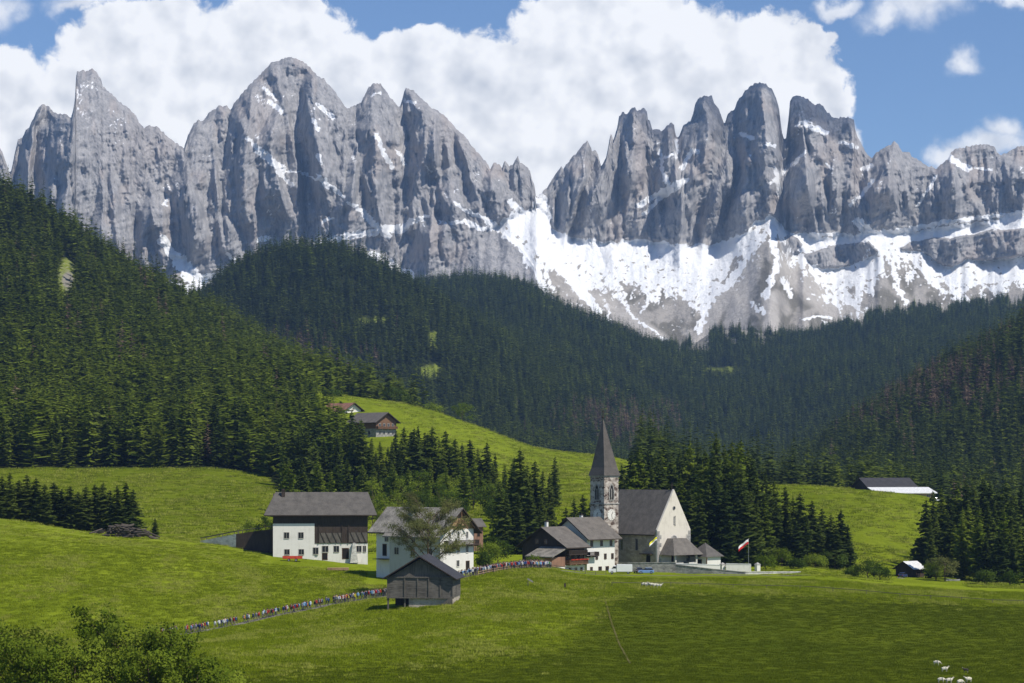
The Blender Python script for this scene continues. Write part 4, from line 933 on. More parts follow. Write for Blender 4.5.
# ---- church -----------------------------------------------------------------------------------
def church():
    d = 600; sc = d / F
    t = place('church', 'stone church with a clock tower, pointed spire and steep shingle roof', 'church', 657.5, 566, d, 42)
    W, L, h, rise = 12.6, 20.0, 9.3, 10.6
    m = MB(); m.prism([(0,0.5,-3),(W,0.5,-3),(W,0.5,h),(W/2,0.5,h+rise),(0,0.5,h)], (0,L-0.5,0)); m.build('nave_wall', M['church_stone'], t)
    f = MB(); f.prism([(-0.12,0,-3),(W+0.12,0,-3),(W+0.12,0,h+0.35),(W/2,0,h+rise+0.55),(-0.12,0,h+0.35)], (0,0.55,0)); ga = f.build('gable_front', M['church_plaster'], t)
    fr = face_frame('front', W, L)
    for side in (0, 1):
        q = MB()
        for k in range(9):
            z = -0.2 + k * 1.05; wd = 1.45 if k % 2 else 0.8
            if side == 0: obox(q, *fr, -0.14, wd, z, z+1.06, -0.03, 0.05)
            else: obox(q, *fr, W-wd, W+0.14, z, z+1.06, -0.03, 0.05)
        q.build('quoin', M['grey_stone'], ga)
    r = gable_roof(t, W, L, h, rise, 'Y', 0.75, 0.0, 'brown_grey_roof', 0.3)
    for o_ in (r,): o_.location.y = 0.57
    cr = MB(); cr.bar((W/2, 0.2, h+rise+0.4), (W/2, 0.2, h+rise+2.3), 0.14); cr.bar((W/2-0.5, 0.2, h+rise+1.65), (W/2+0.5, 0.2, h+rise+1.65), 0.12); cr.build('gable_cross', M['dark_wood'], r)
    def disc(z, rr, mat, name, rim=None):
        c = MB(); n = 20; P = [(W/2 + rr*math.cos(2*math.pi*k/n), -0.06, z + rr*math.sin(2*math.pi*k/n)) for k in range(n)]; c.prism(P, (0,0.1,0)); o = c.build(name, M[mat], ga)
        if rim:
            c = MB(); n = 20
            for k in range(n):
                a0, a1 = 2*math.pi*k/n, 2*math.pi*(k+1)/n
                c.prism([(W/2+rr*math.cos(a0),-0.06,z+rr*math.sin(a0)),(W/2+rr*1.22*math.cos(a0),-0.06,z+rr*1.22*math.sin(a0)),(W/2+rr*1.22*math.cos(a1),-0.06,z+rr*1.22*math.sin(a1)),(W/2+rr*math.cos(a1),-0.06,z+rr*math.sin(a1))], (0,-0.08,0))
            c.build('window_rim', M[rim], o)
    disc(15.4, 0.42, 'glass', 'round_window', 'grey_stone'); disc(6.9, 1.05, 'grey_stone', 'rose_window', 'pale_stone')
    nich = MB(); obox(nich, *fr, W/2-0.2, W/2+0.45, 10.8, 13.1, -0.02, 0.06); obox(nich, *fr, W/2+0.3, W/2+0.5, 10.6, 13.3, 0.0, 0.16); nich.build('niche', M['grey_stone'], ga)
    # doorway porch with hipped roof
    po = empty('porch', parent=t)
    for sx in (0, 1):
        fx = (lambda v: v) if sx == 0 else (lambda v: W - v)
        p = MB(); a_, b_ = sorted((fx(2.0), fx(2.5))); p.box(a_, b_, -4.6, -4.1, -2, 3.1); a_, b_ = sorted((fx(2.0), fx(2.45))); p.box(a_, b_, -4.1, 0, -2, 1.1); a_, b_ = sorted((fx(2.5), fx(5.2))); p.box(a_, b_, -4.6, -4.2, -2, 0.9)
        p.build('porch_wall', M['pale_stone'], po)
    beam = MB(); beam.box(1.6, W-1.6, -4.8, -4.2, 2.85, 3.25); beam.box(1.6, 2.1, -4.2, 0, 2.85, 3.25); beam.box(W-2.1, W-1.6, -4.2, 0, 2.85, 3.25); beam.build('porch_beam', M['brown_wood'], po)
    e0, e1, ey = 0.6, W-0.6, -5.6
    pr = MB(); A = [(e0,ey,2.95),(e1,ey,2.95),(e1,-0.02,2.95),(e0,-0.02,2.95),(3.7,-2.2,7.3),(W-3.7,-2.2,7.3),(W-3.7,-0.02,7.3),(3.7,-0.02,7.3)]
    pr.poly(A, [[0,1,5,4],[1,2,6,5],[3,0,4,7],[4,5,6,7],[0,3,2,1],[2,3,7,6]]); pr.build('porch_roof', M['brown_grey_roof'], po)
    window(po, (Vector((0,-0.02,0)), Vector((1,0,0)), Vector((0,-1,0))), W/2, -0.3, 1.8, 2.9, 'wood_frame', 'opening', False, 'door', 'door_leaf')
    # side wall openings
    fl = face_frame('left', W, L)
    for u in (6.5, 12.2): window(t, fl, u, 4.0, 0.8, 3.0, 'grey_stone')
    window(t, fl, 16.6, 0.2, 1.5, 2.6, 'grey_stone', 'opening', False, 'door', 'door_leaf')
    mk = MB(); obox(mk, *fl, 14.4, 18.4, 3.0, 3.25, 0.0, 1.3); mk.build('door_canopy', M['dark_wood'], t)
    # --- tower: its own frame, corner nearest the camera at pixel column 605.3
    c, s = math.cos(R(42)), math.sin(R(42)); S = 5.35
    cx, cy = wx(604.2, 602), 602.0
    dx, dy = cx - t.location.x, cy - t.location.y
    lx, ly = dx*c + dy*s, -dx*s + dy*c
    H = 26.0; zt = 0.0
    m = MB(); m.box(lx, lx+S, ly, ly+S, -3, H - 2.2); tw = m.build('tower', M['tower_stone'], t)
    for zz in (16.4, H-2.2): k = MB(); k.box(lx-0.18, lx+S+0.18, ly-0.18, ly+S+0.18, zz, zz+0.3); k.build('string_course', M['grey_stone'], tw)
    sp = MB(); o_ = 0.4; z0 = H - 1.9; zm = H + 0.3; za = 39.6; mx, my = lx+S/2-0.25, ly+S/2+0.25
    B_ = [(lx-o_,ly-o_,z0),(lx+S+o_,ly-o_,z0),(lx+S+o_,ly+S+o_,z0),(lx-o_,ly+S+o_,z0)]
    i_ = 0.22; C_ = [(lx+i_,ly+i_,zm),(lx+S-i_,ly+i_,zm),(lx+S-i_,ly+S-i_,zm),(lx+i_,ly+S-i_,zm)]
    sp.poly(B_ + C_ + [(mx,my,za)], [[0,1,5,4],[1,2,6,5],[2,3,7,6],[3,0,4,7],[4,5,8],[5,6,8],[6,7,8],[7,4,8],[3,2,1,0]])
    so = sp.build('spire', M['spire_roof'], tw)
    x = MB(); x.bar((mx,my,za-0.3),(mx,my,za+2.2),0.14); x.bar((mx-0.45,my,za+1.5),(mx+0.45,my,za+1.5),0.12); n=8
    x.tube([(mx,my,za-0.1),(mx,my,za+0.1),(mx,my,za+0.35),(mx,my,za+0.5)], [0.12,0.3,0.3,0.1], 8); x.build('spire_cross', M['dark_wood'], so)
    for face in ('front', 'left'):
        o, a, nn = face_frame(face, S, S); fr_ = (o + Vector((lx,ly,0)), a, nn)
        # pointed belfry window
        w = MB(); hw = 0.85; pts = [(-hw,17.6),(hw,17.6),(hw,20.2),(0.5,21.3),(0,21.9),(-0.5,21.3),(-hw,20.2)]
        w.prism([fr_[0] + a*(S/2+u) + UP*z - nn*0.05 for u, z in pts], nn*0.09); wo = w.build('belfry_window', M['opening'], tw)
        bf = MB(); ptb = [(-hw,17.6),(-hw,20.2),(-0.5,21.3),(0,21.9),(0.5,21.3),(hw,20.2),(hw,17.6)]
        for (p0, p1) in zip(ptb[:-1], ptb[1:]): bf.bar(fr_[0]+a*(S/2+p0[0])+UP*p0[1]+nn*0.03, fr_[0]+a*(S/2+p1[0])+UP*p1[1]+nn*0.03, 0.3)
        bf.bar(fr_[0]+a*(S/2)+UP*17.6+nn*0.04, fr_[0]+a*(S/2)+UP*20.6+nn*0.04, 0.22); bf.bar(fr_[0]+a*(S/2-hw-.1)+UP*17.5+nn*0.04, fr_[0]+a*(S/2+hw+.1)+UP*17.5+nn*0.04, 0.25)
        bf.build('window_tracery', M['grey_stone'], wo)
        # clock
        cl = MB(); n = 24; rr = 1.5; zc = 13.6
        cl.prism([fr_[0]+a*(S/2+rr*math.cos(2*math.pi*k/n))+UP*(zc+rr*math.sin(2*math.pi*k/n))-nn*0.05 for k in range(n)], nn*0.13); cc = fr_[0]+a*(S/2)+UP*zc+nn*0.12
        for k in range(12):
            dv_ = a*math.cos(math.pi*k/6)+UP*math.sin(math.pi*k/6); cl.bar(cc-nn*0.05+dv_*1.1, cc-nn*0.05+dv_*1.38, 0.12, 0.05, 1)
        co_ = cl.build('clock_face', [M['white_plaster'], M['dark_wood']], tw)
        for e_, w_ in ((a*0.5+UP*0.75, 0.16), (a*0.25-UP*1.1, 0.12)): hd = MB(); hd.bar(cc, cc+e_, w_, 0.05); hd.build('clock_hand', M['dark_wood'], co_)
        sl = MB(); obox(sl, *fr_, S/2-0.18, S/2+0.18, 7.0, 8.3, -0.03, 0.03); sl.build('slit_window', M['opening'], tw)
    return t
church()
def chapel():
    t = place('mortuary_chapel', 'small white chapel with a grey pyramid roof between church and flagpole', 'chapel', 706.5, 570, 603, 45)
    S, h = 5.9, 3.6
    m = MB(); m.box(0, S, 0, S, -2, h); m.build('wall', M['white_plaster'], t)
    o = 0.75; rf = MB(); rf.poly([(-o,-o,h-0.1),(S+o,-o,h-0.1),(S+o,S+o,h-0.1),(-o,S+o,h-0.1),(S/2,S/2,h+3.6)], [[0,1,4],[1,2,4],[2,3,4],[3,0,4],[3,2,1,0]]); rf.build('roof', M['grey_roof'], t)
    window(t, face_frame('left', S, S), 3.0, -0.2, 2.4, 2.9, 'wood_frame', 'opening', False, 'doorway', 'door_leaf')
    b = MB(); b.bar((-0.5,-0.5,h-0.2),(-0.5,-0.5,-1.2),0.2); b.build('post', M['brown_wood'], t)
chapel()
def wall_run(name, label, pts, hgt, th, mat, cap=None):
    """free-standing wall along ground points (px, py of its foot, distance)"""
    P = [Vector((wx(a, d), d, wz(b, d))) for a, b, d in pts]; o = P[0].copy(); m = MB(); c = MB()
    for i, (a, b) in enumerate(zip(P[:-1], P[1:])):
        a = a - o; b = b - o; dr = (b - a); dr.z = 0; dr.normalize(); n = Vector((-dr.y, dr.x, 0)) * th/2
        h0 = hgt[i] if isinstance(hgt, (list, tuple)) else hgt; h1 = hgt[i+1] if isinstance(hgt, (list, tuple)) else hgt
        m.poly([a-n-UP*2, b-n-UP*2, b+n-UP*2, a+n-UP*2, a-n+UP*h0, b-n+UP*h1, b+n+UP*h1, a+n+UP*h0], [[3,2,1,0],[4,5,6,7],[0,1,5,4],[1,2,6,5],[2,3,7,6],[3,0,4,7]])
        n2 = n * 1.35; c.poly([a-n2+UP*(h0+.002), b-n2+UP*(h1+.002), b+n2+UP*(h1+.002), a+n2+UP*(h0+.002), a-n2+UP*(h0+.16), b-n2+UP*(h1+.16), b+n2+UP*(h1+.16), a+n2+UP*(h0+.16)], [[3,2,1,0],[4,5,6,7],[0,1,5,4],[1,2,6,5],[2,3,7,6],[3,0,4,7]])
    t = tag(empty(name, o), label, 'wall'); m.build('wall_body', M[mat], t); c.build('coping', M[cap or 'grey_stone'], t); return t
wall_run('churchyard_wall', 'grey stone churchyard wall in front of the nave and porch', [(618,571.5,592),(646,571,590),(676,571,588)], 2.1, 0.5, 'grey_stone')
wall_run('churchyard_wall', 'whitewashed churchyard wall stretch in front of the porch and chapel', [(674.5,570.5,592),(697,571,592),(720,572,593)], 1.75, 0.45, 'white_plaster', 'white_roof')
wall_run('churchyard_wall', 'separate whitewashed wall stretch below the red and white flag', [(726,571.5,597),(751,572,597)], 2.0, 0.45, 'white_plaster', 'white_roof')
wall_run('retaining_wall', 'low sloping grey wall leading down from churchyard to road', [(676,571,586),(712,575,582),(745,577.5,580)], [1.6,1.5,1.3], 0.5, 'grey_stone')
wall_run('retaining_wall', 'long low pale wall at the right end of the churchyard', [(745,577.6,580),(772,577,582),(800,575.5,588)], [1.4,1.25,0.9], 0.5, 'pale_stone', 'pale_stone')
def gate_pier(px, label):
    t = place('gate_pier', label, 'pier', px, 572, 598, 30); m = MB(); m.box(-0.55,0.55,-0.55,0.55,-2,2.0); m.build('pier_shaft', M['white_plaster'], t)
    c = MB(); c.poly([(-.7,-.7,2.0),(.7,-.7,2.0),(.7,.7,2.0),(-.7,.7,2.0),(0,0,2.6)], [[0,1,4],[1,2,4],[2,3,4],[3,0,4],[3,2,1,0]]); c.build('pier_cap', M['grey_stone'], t)
gate_pier(722.5, 'white pier between the two whitewashed wall stretches'); gate_pier(757.5, 'single white pier right of the wall below the flag')

# ---- upper farms and the farms on the right --------------------------------------------------
def upper_farm():
    t = place('farmhouse', 'brown gabled farmhouse with balcony high on the bright upper meadow', 'farmhouse', 376, 436, 1090, 44)
    W, L, h, rise = 13.0, 20.0, 7.2, 4.0
    m = MB(); m.box(0, W, 0, L, -4, 3.6); m.build('wall', M['grey_stone'], t)
    u = MB(); gable_wall(u, W, L, h, rise, 'Y', 3.6); u.build('timber_wall', M['brown_wood'], t)
    gable_roof(t, W, L, h, rise, 'Y', 1.6, 1.7, 'brown_grey_roof', 0.35); fr = face_frame('front', W, L)
    balcony(t, fr, 0.2, W-0.2, 3.7, 1.5, 'brown_wood'); 
    for x in (2.4, 5.2, 8.0, 10.8): window(t, fr, x, 1.0, 1.3, 1.4); window(t, fr, x, 4.6, 1.2, 1.5)
    fl = face_frame('left', W, L)
    for u_ in (5, 10, 15): window(t, fl, u_, 0.8, 1.5, 1.6)
upper_farm()
def red_roof_farm():
    t = place('farmhouse', 'farmhouse with a red-brown roof half hidden by trees at the forest edge', 'farmhouse', 345, 416, 1165, 46)
    W, L, h, rise = 11, 19, 3.4, 3.2
    m = MB(); gable_wall(m, W, L, h, rise, 'Y', -6); m.build('wall', M['white_plaster'], t)
    gable_roof(t, W, L, h, rise, 'Y', 1.5, 1.6, 'red_roof', 0.35); fr = face_frame('front', W, L)
    for x in (3, 7.5): window(t, fr, x, 0.2, 1.3, 1.4)
red_roof_farm()
def right_farm():
    t = place('barn', 'long low dark-roofed barn on the right hilltop with a pale lower roof', 'barn', 868, 494, 905, 20)
    W, L, h, rise = 21, 11, 3.2, 2.9
    m = MB(); gable_wall(m, W, L, h, rise, 'X', -3); m.build('wall', M['dark_wood'], t)
    gable_roof(t, W, L, h, rise, 'X', 1.4, 1.2, 'dark_roof', 0.35)
    s = MB(); s.box(3, W+4.5, -8, -1.6, -3.5, 0.4); s.build('annex', M['pale_wood'], t)
    r = MB(); r.prism([(-1.2,-8.9,0.25),(-1.2,-1.5,2.5),(-1.2,-1.5,2.75),(-1.2,-8.9,0.5)], (W+7,0,0)); r.build('annex_roof', M['white_roof'], t)
    window(t, (Vector((3,-8,0)), Vector((1,0,0)), Vector((0,-1,0))), 20.0, -1.6, 1.4, 1.4)
right_farm()
def valley_shed():
    t = place('shed', 'low shed with a pale grey roof in the hollow beside the round tree', 'shed', 913, 579, 652, 35)
    W, L, h, rise = 4.6, 7, 3.0, 1.8
    m = MB(); gable_wall(m, W, L, h, rise, 'X', -2); m.build('wall', M['dark_wood'], t)
    gable_roof(t, W, L, h, rise, 'X', 0.8, 0.6, 'white_roof', 0.2)
    window(t, face_frame('front', W, L), 2.2, -0.1, 1.6, 2.1, 'wood_frame', 'opening', False, 'door', 'door_leaf')
valley_shed()
wall_run('garden_wall', 'short pale rubble wall beside the shed in the hollow', [(897,582,640),(906,582.5,640),(917,583,640)], [1.2,1.0,0.8], 0.5, 'pale_stone')
wall_run('garden_wall', 'broken white wall under the round tree in the hollow', [(946,585,634),(953,585,634),(960,585.5,634)], [1.8,1.3,1.6], 0.5, 'pale_stone', 'pale_stone')
wall_run('garden_wall', 'thin pale wall by the dark bush at the plateau edge', [(850,581.5,612),(860,581.5,612)], [1.1,1.0], 0.4, 'pale_stone', 'pale_stone')

# ---- earth ramp up to the big barn ----------------------------------------------------------
def barn_ramp():
    o = at(232, 575); t = tag(empty('barn_ramp', o), 'stone hay ramp with a grassy deck rising to the big farmhouse', 'ramp'); 
    P = [(wx(200, 582)-o.x, 7, wz(541,582)-o.z), (wx(236, 575)-o.x, 0, wz(534,575)-o.z), (wx(273, 570)-o.x, -3, wz(529,570)-o.z)]
    m = MB(); k = MB()
    for a, b, mi in ((P[0], P[1], 0), (P[1], P[2], 1)):  # barn-end stretch takes the dark slot: its shaded side put into colour
        A = Vector(a); B = Vector(b); w = Vector((0.5, 5.5, 0)); m.poly([A-UP*5, B-UP*6, B-UP*6+w, A-UP*5+w, A, B, B+w, A+w], [[3,2,1,0],[4,5,6,7],[0,1,5,4],[1,2,6,5],[2,3,7,6],[3,0,4,7]], mi)
        for q in (0.02, 1.0): k.bar(A+w*q+UP*0.75, B+w*q+UP*0.75, 0.12, 0.18)
        for f in (0.05, 0.5, 0.95):
            for q in (0.02, 1.0): c = A.lerp(B, f) + w*q; k.bar(c, c+UP*0.8, 0.14)
    m.build('ramp_body', [M['pale_stone'], M['dark_wood']], t); k.build('ramp_rail', M['grey_wood'], t)
barn_ramp()

# ---- path, road, trail ----------------------------------------------------------------------
def ribbon(name, pts, width, mat, label, lift=0.05, step=1.5):
    """a strip draped on the terrain along (px, distance) points"""
    P = [Vector((wx(a, d), d, 0)) for a, d in pts]; S = []
    for a, b in zip(P[:-1], P[1:]):
        n = max(2, int((b-a).length/step)); S += [a.lerp(b, i/n) for i in range(n)]
    S.append(P[-1])
    for _ in range(6): S = [S[0]] + [(S[i-1]+S[i]*2+S[i+1])/4 for i in range(1, len(S)-1)] + [S[-1]]
    V = []; K = 5
    for i, p in enumerate(S):
        dr = (S[min(i+1,len(S)-1)] - S[max(i-1,0)]).normalized(); n = Vector((-dr.y, dr.x, 0))
        for k in range(K):
            q = p + n * (k/(K-1)-0.5) * width * (1 + 0.15*math.sin(i*0.9+k)); V.append((q.x, q.y, gz(q.x, q.y) + lift))
    o = link(bpy.data.objects.new(name, fast_mesh(name, np.array(V), grid_faces(len(S), K), M[mat], True)))
    tag(o, label, None, None, 'structure'); return S
PATH = [(140,441),(170,446),(215,456),(260,466),(300,474),(340,484),(384,495),(420,505),(456,514),(485,524),(510,534),(535,545),(552,556)]
PATHS = ribbon('path', PATH, 1.9, 'path', 'pale gravel path climbing across the meadow to the houses')
ribbon('road', [(535,545),(570,548),(620,556),(680,556),(740,562),(810,575)], 3.2, 'path', 'narrow road along the plateau edge in front of the church')
ribbon('trail', [(606,522),(604,480),(609,440),(617,405),(626,378),(630,366)], 0.32, 'dirt', 'narrow brown trodden trail down the pasture', 0.09)

# ---- fences -----------------------------------------------------------------------------------
def fence(name, label, pts, mat, hgt=1.1, gap=2.4, rails=(0.45, 0.9), post=0.12):
    P = [Vector((wx(a, d), d, 0)) for a, d in pts]; S = []
    for a, b in zip(P[:-1], P[1:]):
        n = max(1, round((b-a).length/gap)); S += [a.lerp(b, i/n) for i in range(n)]
    S.append(P[-1]); S = [Vector((p.x, p.y, gz(p.x, p.y))) for p in S]
    t = tag(empty(name, S[0]), label, 'fence'); r = MB(); o = S[0]
    for i, p in enumerate(S):
        if i < 100:
            m = MB(); m.box(-post/2, post/2, -post/2, post/2, -0.4, hgt); q = m.build('post', M[mat], t); q.location = p - o
    for a, b in zip(S[:-1], S[1:]):
        for z in rails: r.bar(a-o+UP*z, b-o+UP*z, 0.07, 0.1)
    if rails: r.build('rail', M[mat], t)
fence('rail_fence', 'pale wooden rail fence beside the crowd on the upper path', [(478,518),(500,527),(520,536),(548,550)], 'pale_wood')
fence('rail_fence', 'grey rail fence along the road below the two joined houses', [(548,551),(575,549),(606,551)], 'grey_wood', 0.9)
fence('wire_fence', 'row of thin grey stakes along the plateau edge above the dark pasture', [(612,505),(700,508),(800,505),(900,498),(1024,492)], 'grey_wood', 1.0, 6.5, (0.85,), 0.09)
# ================================================================== VEGETATION
def spruce_mesh(name, h, rad, seed, mats, whorls=34, per=7, dense=True, low=0.06, droop=0.35, up=0.0, prof=0.64):
    """a crown of drooping branches, each a run of needle sprays; unit scale in metres"""
    rg = random.Random(seed); V = []; Fc = []
    def quad(a, b, c, d): 
        i = len(V); V.extend([a, b, c, d]); Fc.append([i, i+1, i+2, i+3])
    for w in range(whorls):
        t = (w + rg.uniform(-.3, .3)) / whorls; t = min(max(t, 0), 1); z0 = h * (low + (1 - low) * t ** 0.92); lump = 1 + 0.22 * math.sin(w * 1.7 + seed) * (1 - t)
        r0 = rad * ((1 - t) ** prof) * (0.62 + 0.38 * min(1, t * 6)) * lump + 0.12
        n = max(3, int(per * (0.55 + 0.45 * (1 - t)) + rg.random()))
        a0 = rg.uniform(0, 6.28)
        for k in range(n):
            if rg.random() < 0.06: continue
            a = a0 + 6.283 * k / n + rg.uniform(-.3, .3); r = r0 * rg.uniform(0.5, 1.2); z = z0 + rg.uniform(-1, 1) * h / whorls * (2.2 if t < .88 else .5); dx, dy = math.cos(a), math.sin(a); sx, sy = -dy, dx
            dr = droop * r * rg.uniform(0.7, 1.3); seg = 3 if dense else 1; pw = r * (0.34 if dense else 0.5) * rg.uniform(.8, 1.2)
            pts = []
            for s in range(seg + 1):
                q = s / seg; pts.append((dx * r * q, dy * r * q, z - dr * (q ** 0.8) + (0.22 * r * max(0, q - .6)) + up * r * q))
            for s in range(seg):
                wa = pw * (0.25 + 0.75 * math.sin(math.pi * (0.12 + 0.88 * s / seg))); wb = pw * (0.25 + 0.75 * math.sin(math.pi * (0.12 + 0.88 * (s + 1) / seg))) * (0.5 if s == seg - 1 else 1)
                p, q = pts[s], pts[s+1]; tl = rg.uniform(-.4, .4)
                quad((p[0]-sx*wa, p[1]-sy*wa, p[2]-wa*(.35+tl)), (q[0]-sx*wb, q[1]-sy*wb, q[2]-wb*(.35+tl)), (q[0]+sx*wb*.1, q[1]+sy*wb*.1, q[2]), (p[0]+sx*wa*.1, p[1]+sy*wa*.1, p[2]))
                quad((p[0]-sx*wa*.1, p[1]-sy*wa*.1, p[2]), (q[0]-sx*wb*.1, q[1]-sy*wb*.1, q[2]), (q[0]+sx*wb, q[1]+sy*wb, q[2]-wb*(.35-tl)), (p[0]+sx*wa, p[1]+sy*wa, p[2]-wa*(.35-tl)))
                if dense:   # hanging sprays
                    hg = 0.3 * pw + 0.25; m = rg.uniform(.2, .9)
                    c = tuple(p[i] + (q[i] - p[i]) * m for i in range(3)); o = rg.uniform(-1, 1) * wa * .7
                    c = (c[0] + sx * o, c[1] + sy * o, c[2] - abs(o) * .3); ln = rg.uniform(.3, .55) * pw + .12
                    quad((c[0]-dx*ln, c[1]-dy*ln, c[2]), (c[0]+dx*ln, c[1]+dy*ln, c[2]-.05), (c[0]+dx*ln*.6, c[1]+dy*ln*.6, c[2]-hg), (c[0]-dx*ln*.5, c[1]-dy*ln*.5, c[2]-hg*.8))
    # leader
    for k in range(3):
        a = k * 2.1; quad((-.12*math.cos(a), -.12*math.sin(a), h*.96), (.12*math.cos(a), .12*math.sin(a), h*.96), (.02, .02, h*1.03), (-.02, -.02, h*1.03))
    return fast_mesh(name, np.array(V), np.array(Fc), mats)

def trunk_mesh(name, h, r, mat):
    m = MB(); m.tube([(0,0,-0.8),(0,0,0.6),(0.05,0.03,h*0.5),(0,0,h*0.96)], [r*1.35, r, r*0.62, r*0.08], 7)
    return fast_mesh(name, np.array(m.v), m.f, mat, True)

SPR = [spruce_mesh('crown', 26, 4.7, 1, M['spruce'], 42, 10), spruce_mesh('crown', 27, 4.2, 2, M['spruce'], 44, 10), spruce_mesh('crown', 25, 5.2, 3, M['spruce'], 38, 10, True, 0.08), spruce_mesh('crown', 26, 4.0, 4, M['spruce_mid'], 42, 9, True, 0.05), spruce_mesh('crown', 24, 5.0, 5, M['spruce_mid'], 36, 10)]
SPH = [26, 27, 25, 26, 24]
LAR = [spruce_mesh('crown', 25, 4.6, 11, M['larch'], 36, 8, True, 0.12, 0.1, 0.06), spruce_mesh('crown', 24, 4.1, 12, M['larch'], 34, 8, True, 0.1, 0.12, 0.05)]
LAH = [25, 24]
TRK = trunk_mesh('trunk', 25, 0.36, M['bark'])
TALLPINE = spruce_mesh('crown', 26, 3.6, 21, M['spruce'], 18, 7, True, 0.55, 0.2)

def tree(name, label, mesh, x, y, s, group, z=None, wide=1.0, trunk=TRK):
    t = tag(empty(name, (x, y, (gz(x, y) if z is None else z) - 0.15), random.uniform(0, 6.28)), label, 'tree', group)
    t.scale = (s * wide, s * wide, s)
    link(bpy.data.objects.new('trunk', trunk), t); link(bpy.data.objects.new('crown', mesh), t)
    return t
COUNT = {}
def grove(name, label, group, spots, meshes, heights, wide=(0.9, 1.15)):
    """spots: (px of the tip, py of the tip, distance)"""
    for px, py, d in spots:
        x = wx(px, d); g = gz(x, d); hh = wz(py, d) - g
        if hh < 2.0: continue
        i = random.randrange(len(meshes)); s = hh / (heights[i] * 1.03)
        w = random.uniform(*wide) * (1.0 if s < 1.15 else 1.15 / s * 1.05) * (1.25 if s < 0.5 else 1.0)
        tree(name, label, meshes[i], x, d, s, group, wide=w)
rs = random.Random(5)
# --- spruces and larches behind the church (tips traced along the skyline of the grove, then rows in front)
tips = [(622,462),(631,447),(640,443),(648,446),(655,452),(663,442),(671,452),(680,447),(690,436),(698,449),(706,447),(716,428),(724,440),(732,436),(741,434),(748,446),(754,462),(766,470),(774,478)]
sp = [(a, b, rs.uniform(668, 715)) for a, b in tips]
grove('spruce_tree', 'tall spruce in the dense row rising straight behind the church', 'spruces behind the church', sp, SPR, SPH)
sp = [(a + rs.uniform(-5, 5), b + rs.uniform(10, 32), rs.uniform(645, 668)) for a, b in tips if a > 650 or a < 640]
grove('spruce_tree', 'tall spruce in the dense row rising straight behind the church', 'spruces behind the church', sp, SPR, SPH)
sp = [(x, y, d) for x, y, d in ((700,492,634),(708,480,640),(716,476,636),(726,484,634),(733,470,642),(742,478,638),(750,487,640),(690,487,640),(757,500,640),(764,508,645))]
grove('spruce_tree', 'tall spruce in the dense row rising straight behind the church', 'spruces behind the church', sp, SPR[:3], SPH[:3])
grove('larch_tree', 'pale green larch standing out among the spruces behind the church', 'larches behind the church', [(690,438,690),(716,432,684),(738,440,672),(640,446,700),(662,450,705),(728,452,660)], LAR, LAH)
for a, b, d in ((742,478,650),(752,486,652),(763,474,656),(770,480,660),(777,489,655)):
    x = wx(a, d); hh = wz(b, d) - gz(x, d); tree('pine_tree', 'tall thin pine with a bare pale trunk at the edge of the church grove', TALLPINE, x, d, hh/26.5, 'bare-trunked pines beside the church grove', wide=0.85)
sp = [(785,484,664),(793,495,668),(800,490,660),(812,498,664),(822,506,668),(841,507,655),(831,512,660),(806,512,650),(789,512,648),(776,505,650),(819,522,650),(836,526,648),(848,523,655),(796,520,645)]
grove('spruce_tree', 'dark spruce in the straggling row on the slope right of the flag', 'spruces on the slope right of the flag', sp, SPR[:3], SPH[:3], (1.05, 1.3))
# --- row in the middle, below the bright meadow
tips = [(396,428),(404,424),(411,430),(418,424),(425,430),(432,424),(439,436),(446,428),(455,436),(462,441),(470,437),(478,446),(487,440),(495,452),(505,462),(514,455),(400,452),(416,450),(430,455),(444,458),(459,462),(474,468),(488,470),(409,468),(437,474),(452,478),(466,480),(482,484),(423,470),(392,440),(408,440),(421,438),(435,438),(450,444),(464,450),(480,456),(493,462),(402,436),(443,446),(428,432),(414,426)]
grove('spruce_tree', 'slender spruce in the row below the bright upper meadow', 'spruces below the upper meadow', [(a, b, 815 + (b < 448) * 22 + rs.uniform(-14, 14)) for a, b in tips], SPR + [SPR[3], SPR[4]], SPH + [SPH[3], SPH[4]], (0.95, 1.25))
tips = [(520,445),(512,468),(500,478),(527,462),(535,457),(543,468),(550,470),(507,492),(529,484),(518,490),(541,492)]
grove('spruce_tree', 'dark broad spruce left of the timber house', 'spruces left of the timber house', [(a, b, 640 + (b < 475) * 26 + rs.uniform(-6, 6)) for a, b in tips], SPR[:3], SPH[:3], (0.85, 1.05))
grove('spruce_tree', 'lone slim spruce on the meadow edge left of the spire', None, [(555,454,770)], SPR[:1], SPH[:1], (0.85, 0.9))
grove('spruce_tree', 'small dark spruce at the foot of the church tower', 'small spruces at the tower foot', [(574,496,650),(583,492,655),(590,500,648),(566,505,655)], SPR[:3], SPH[:3])
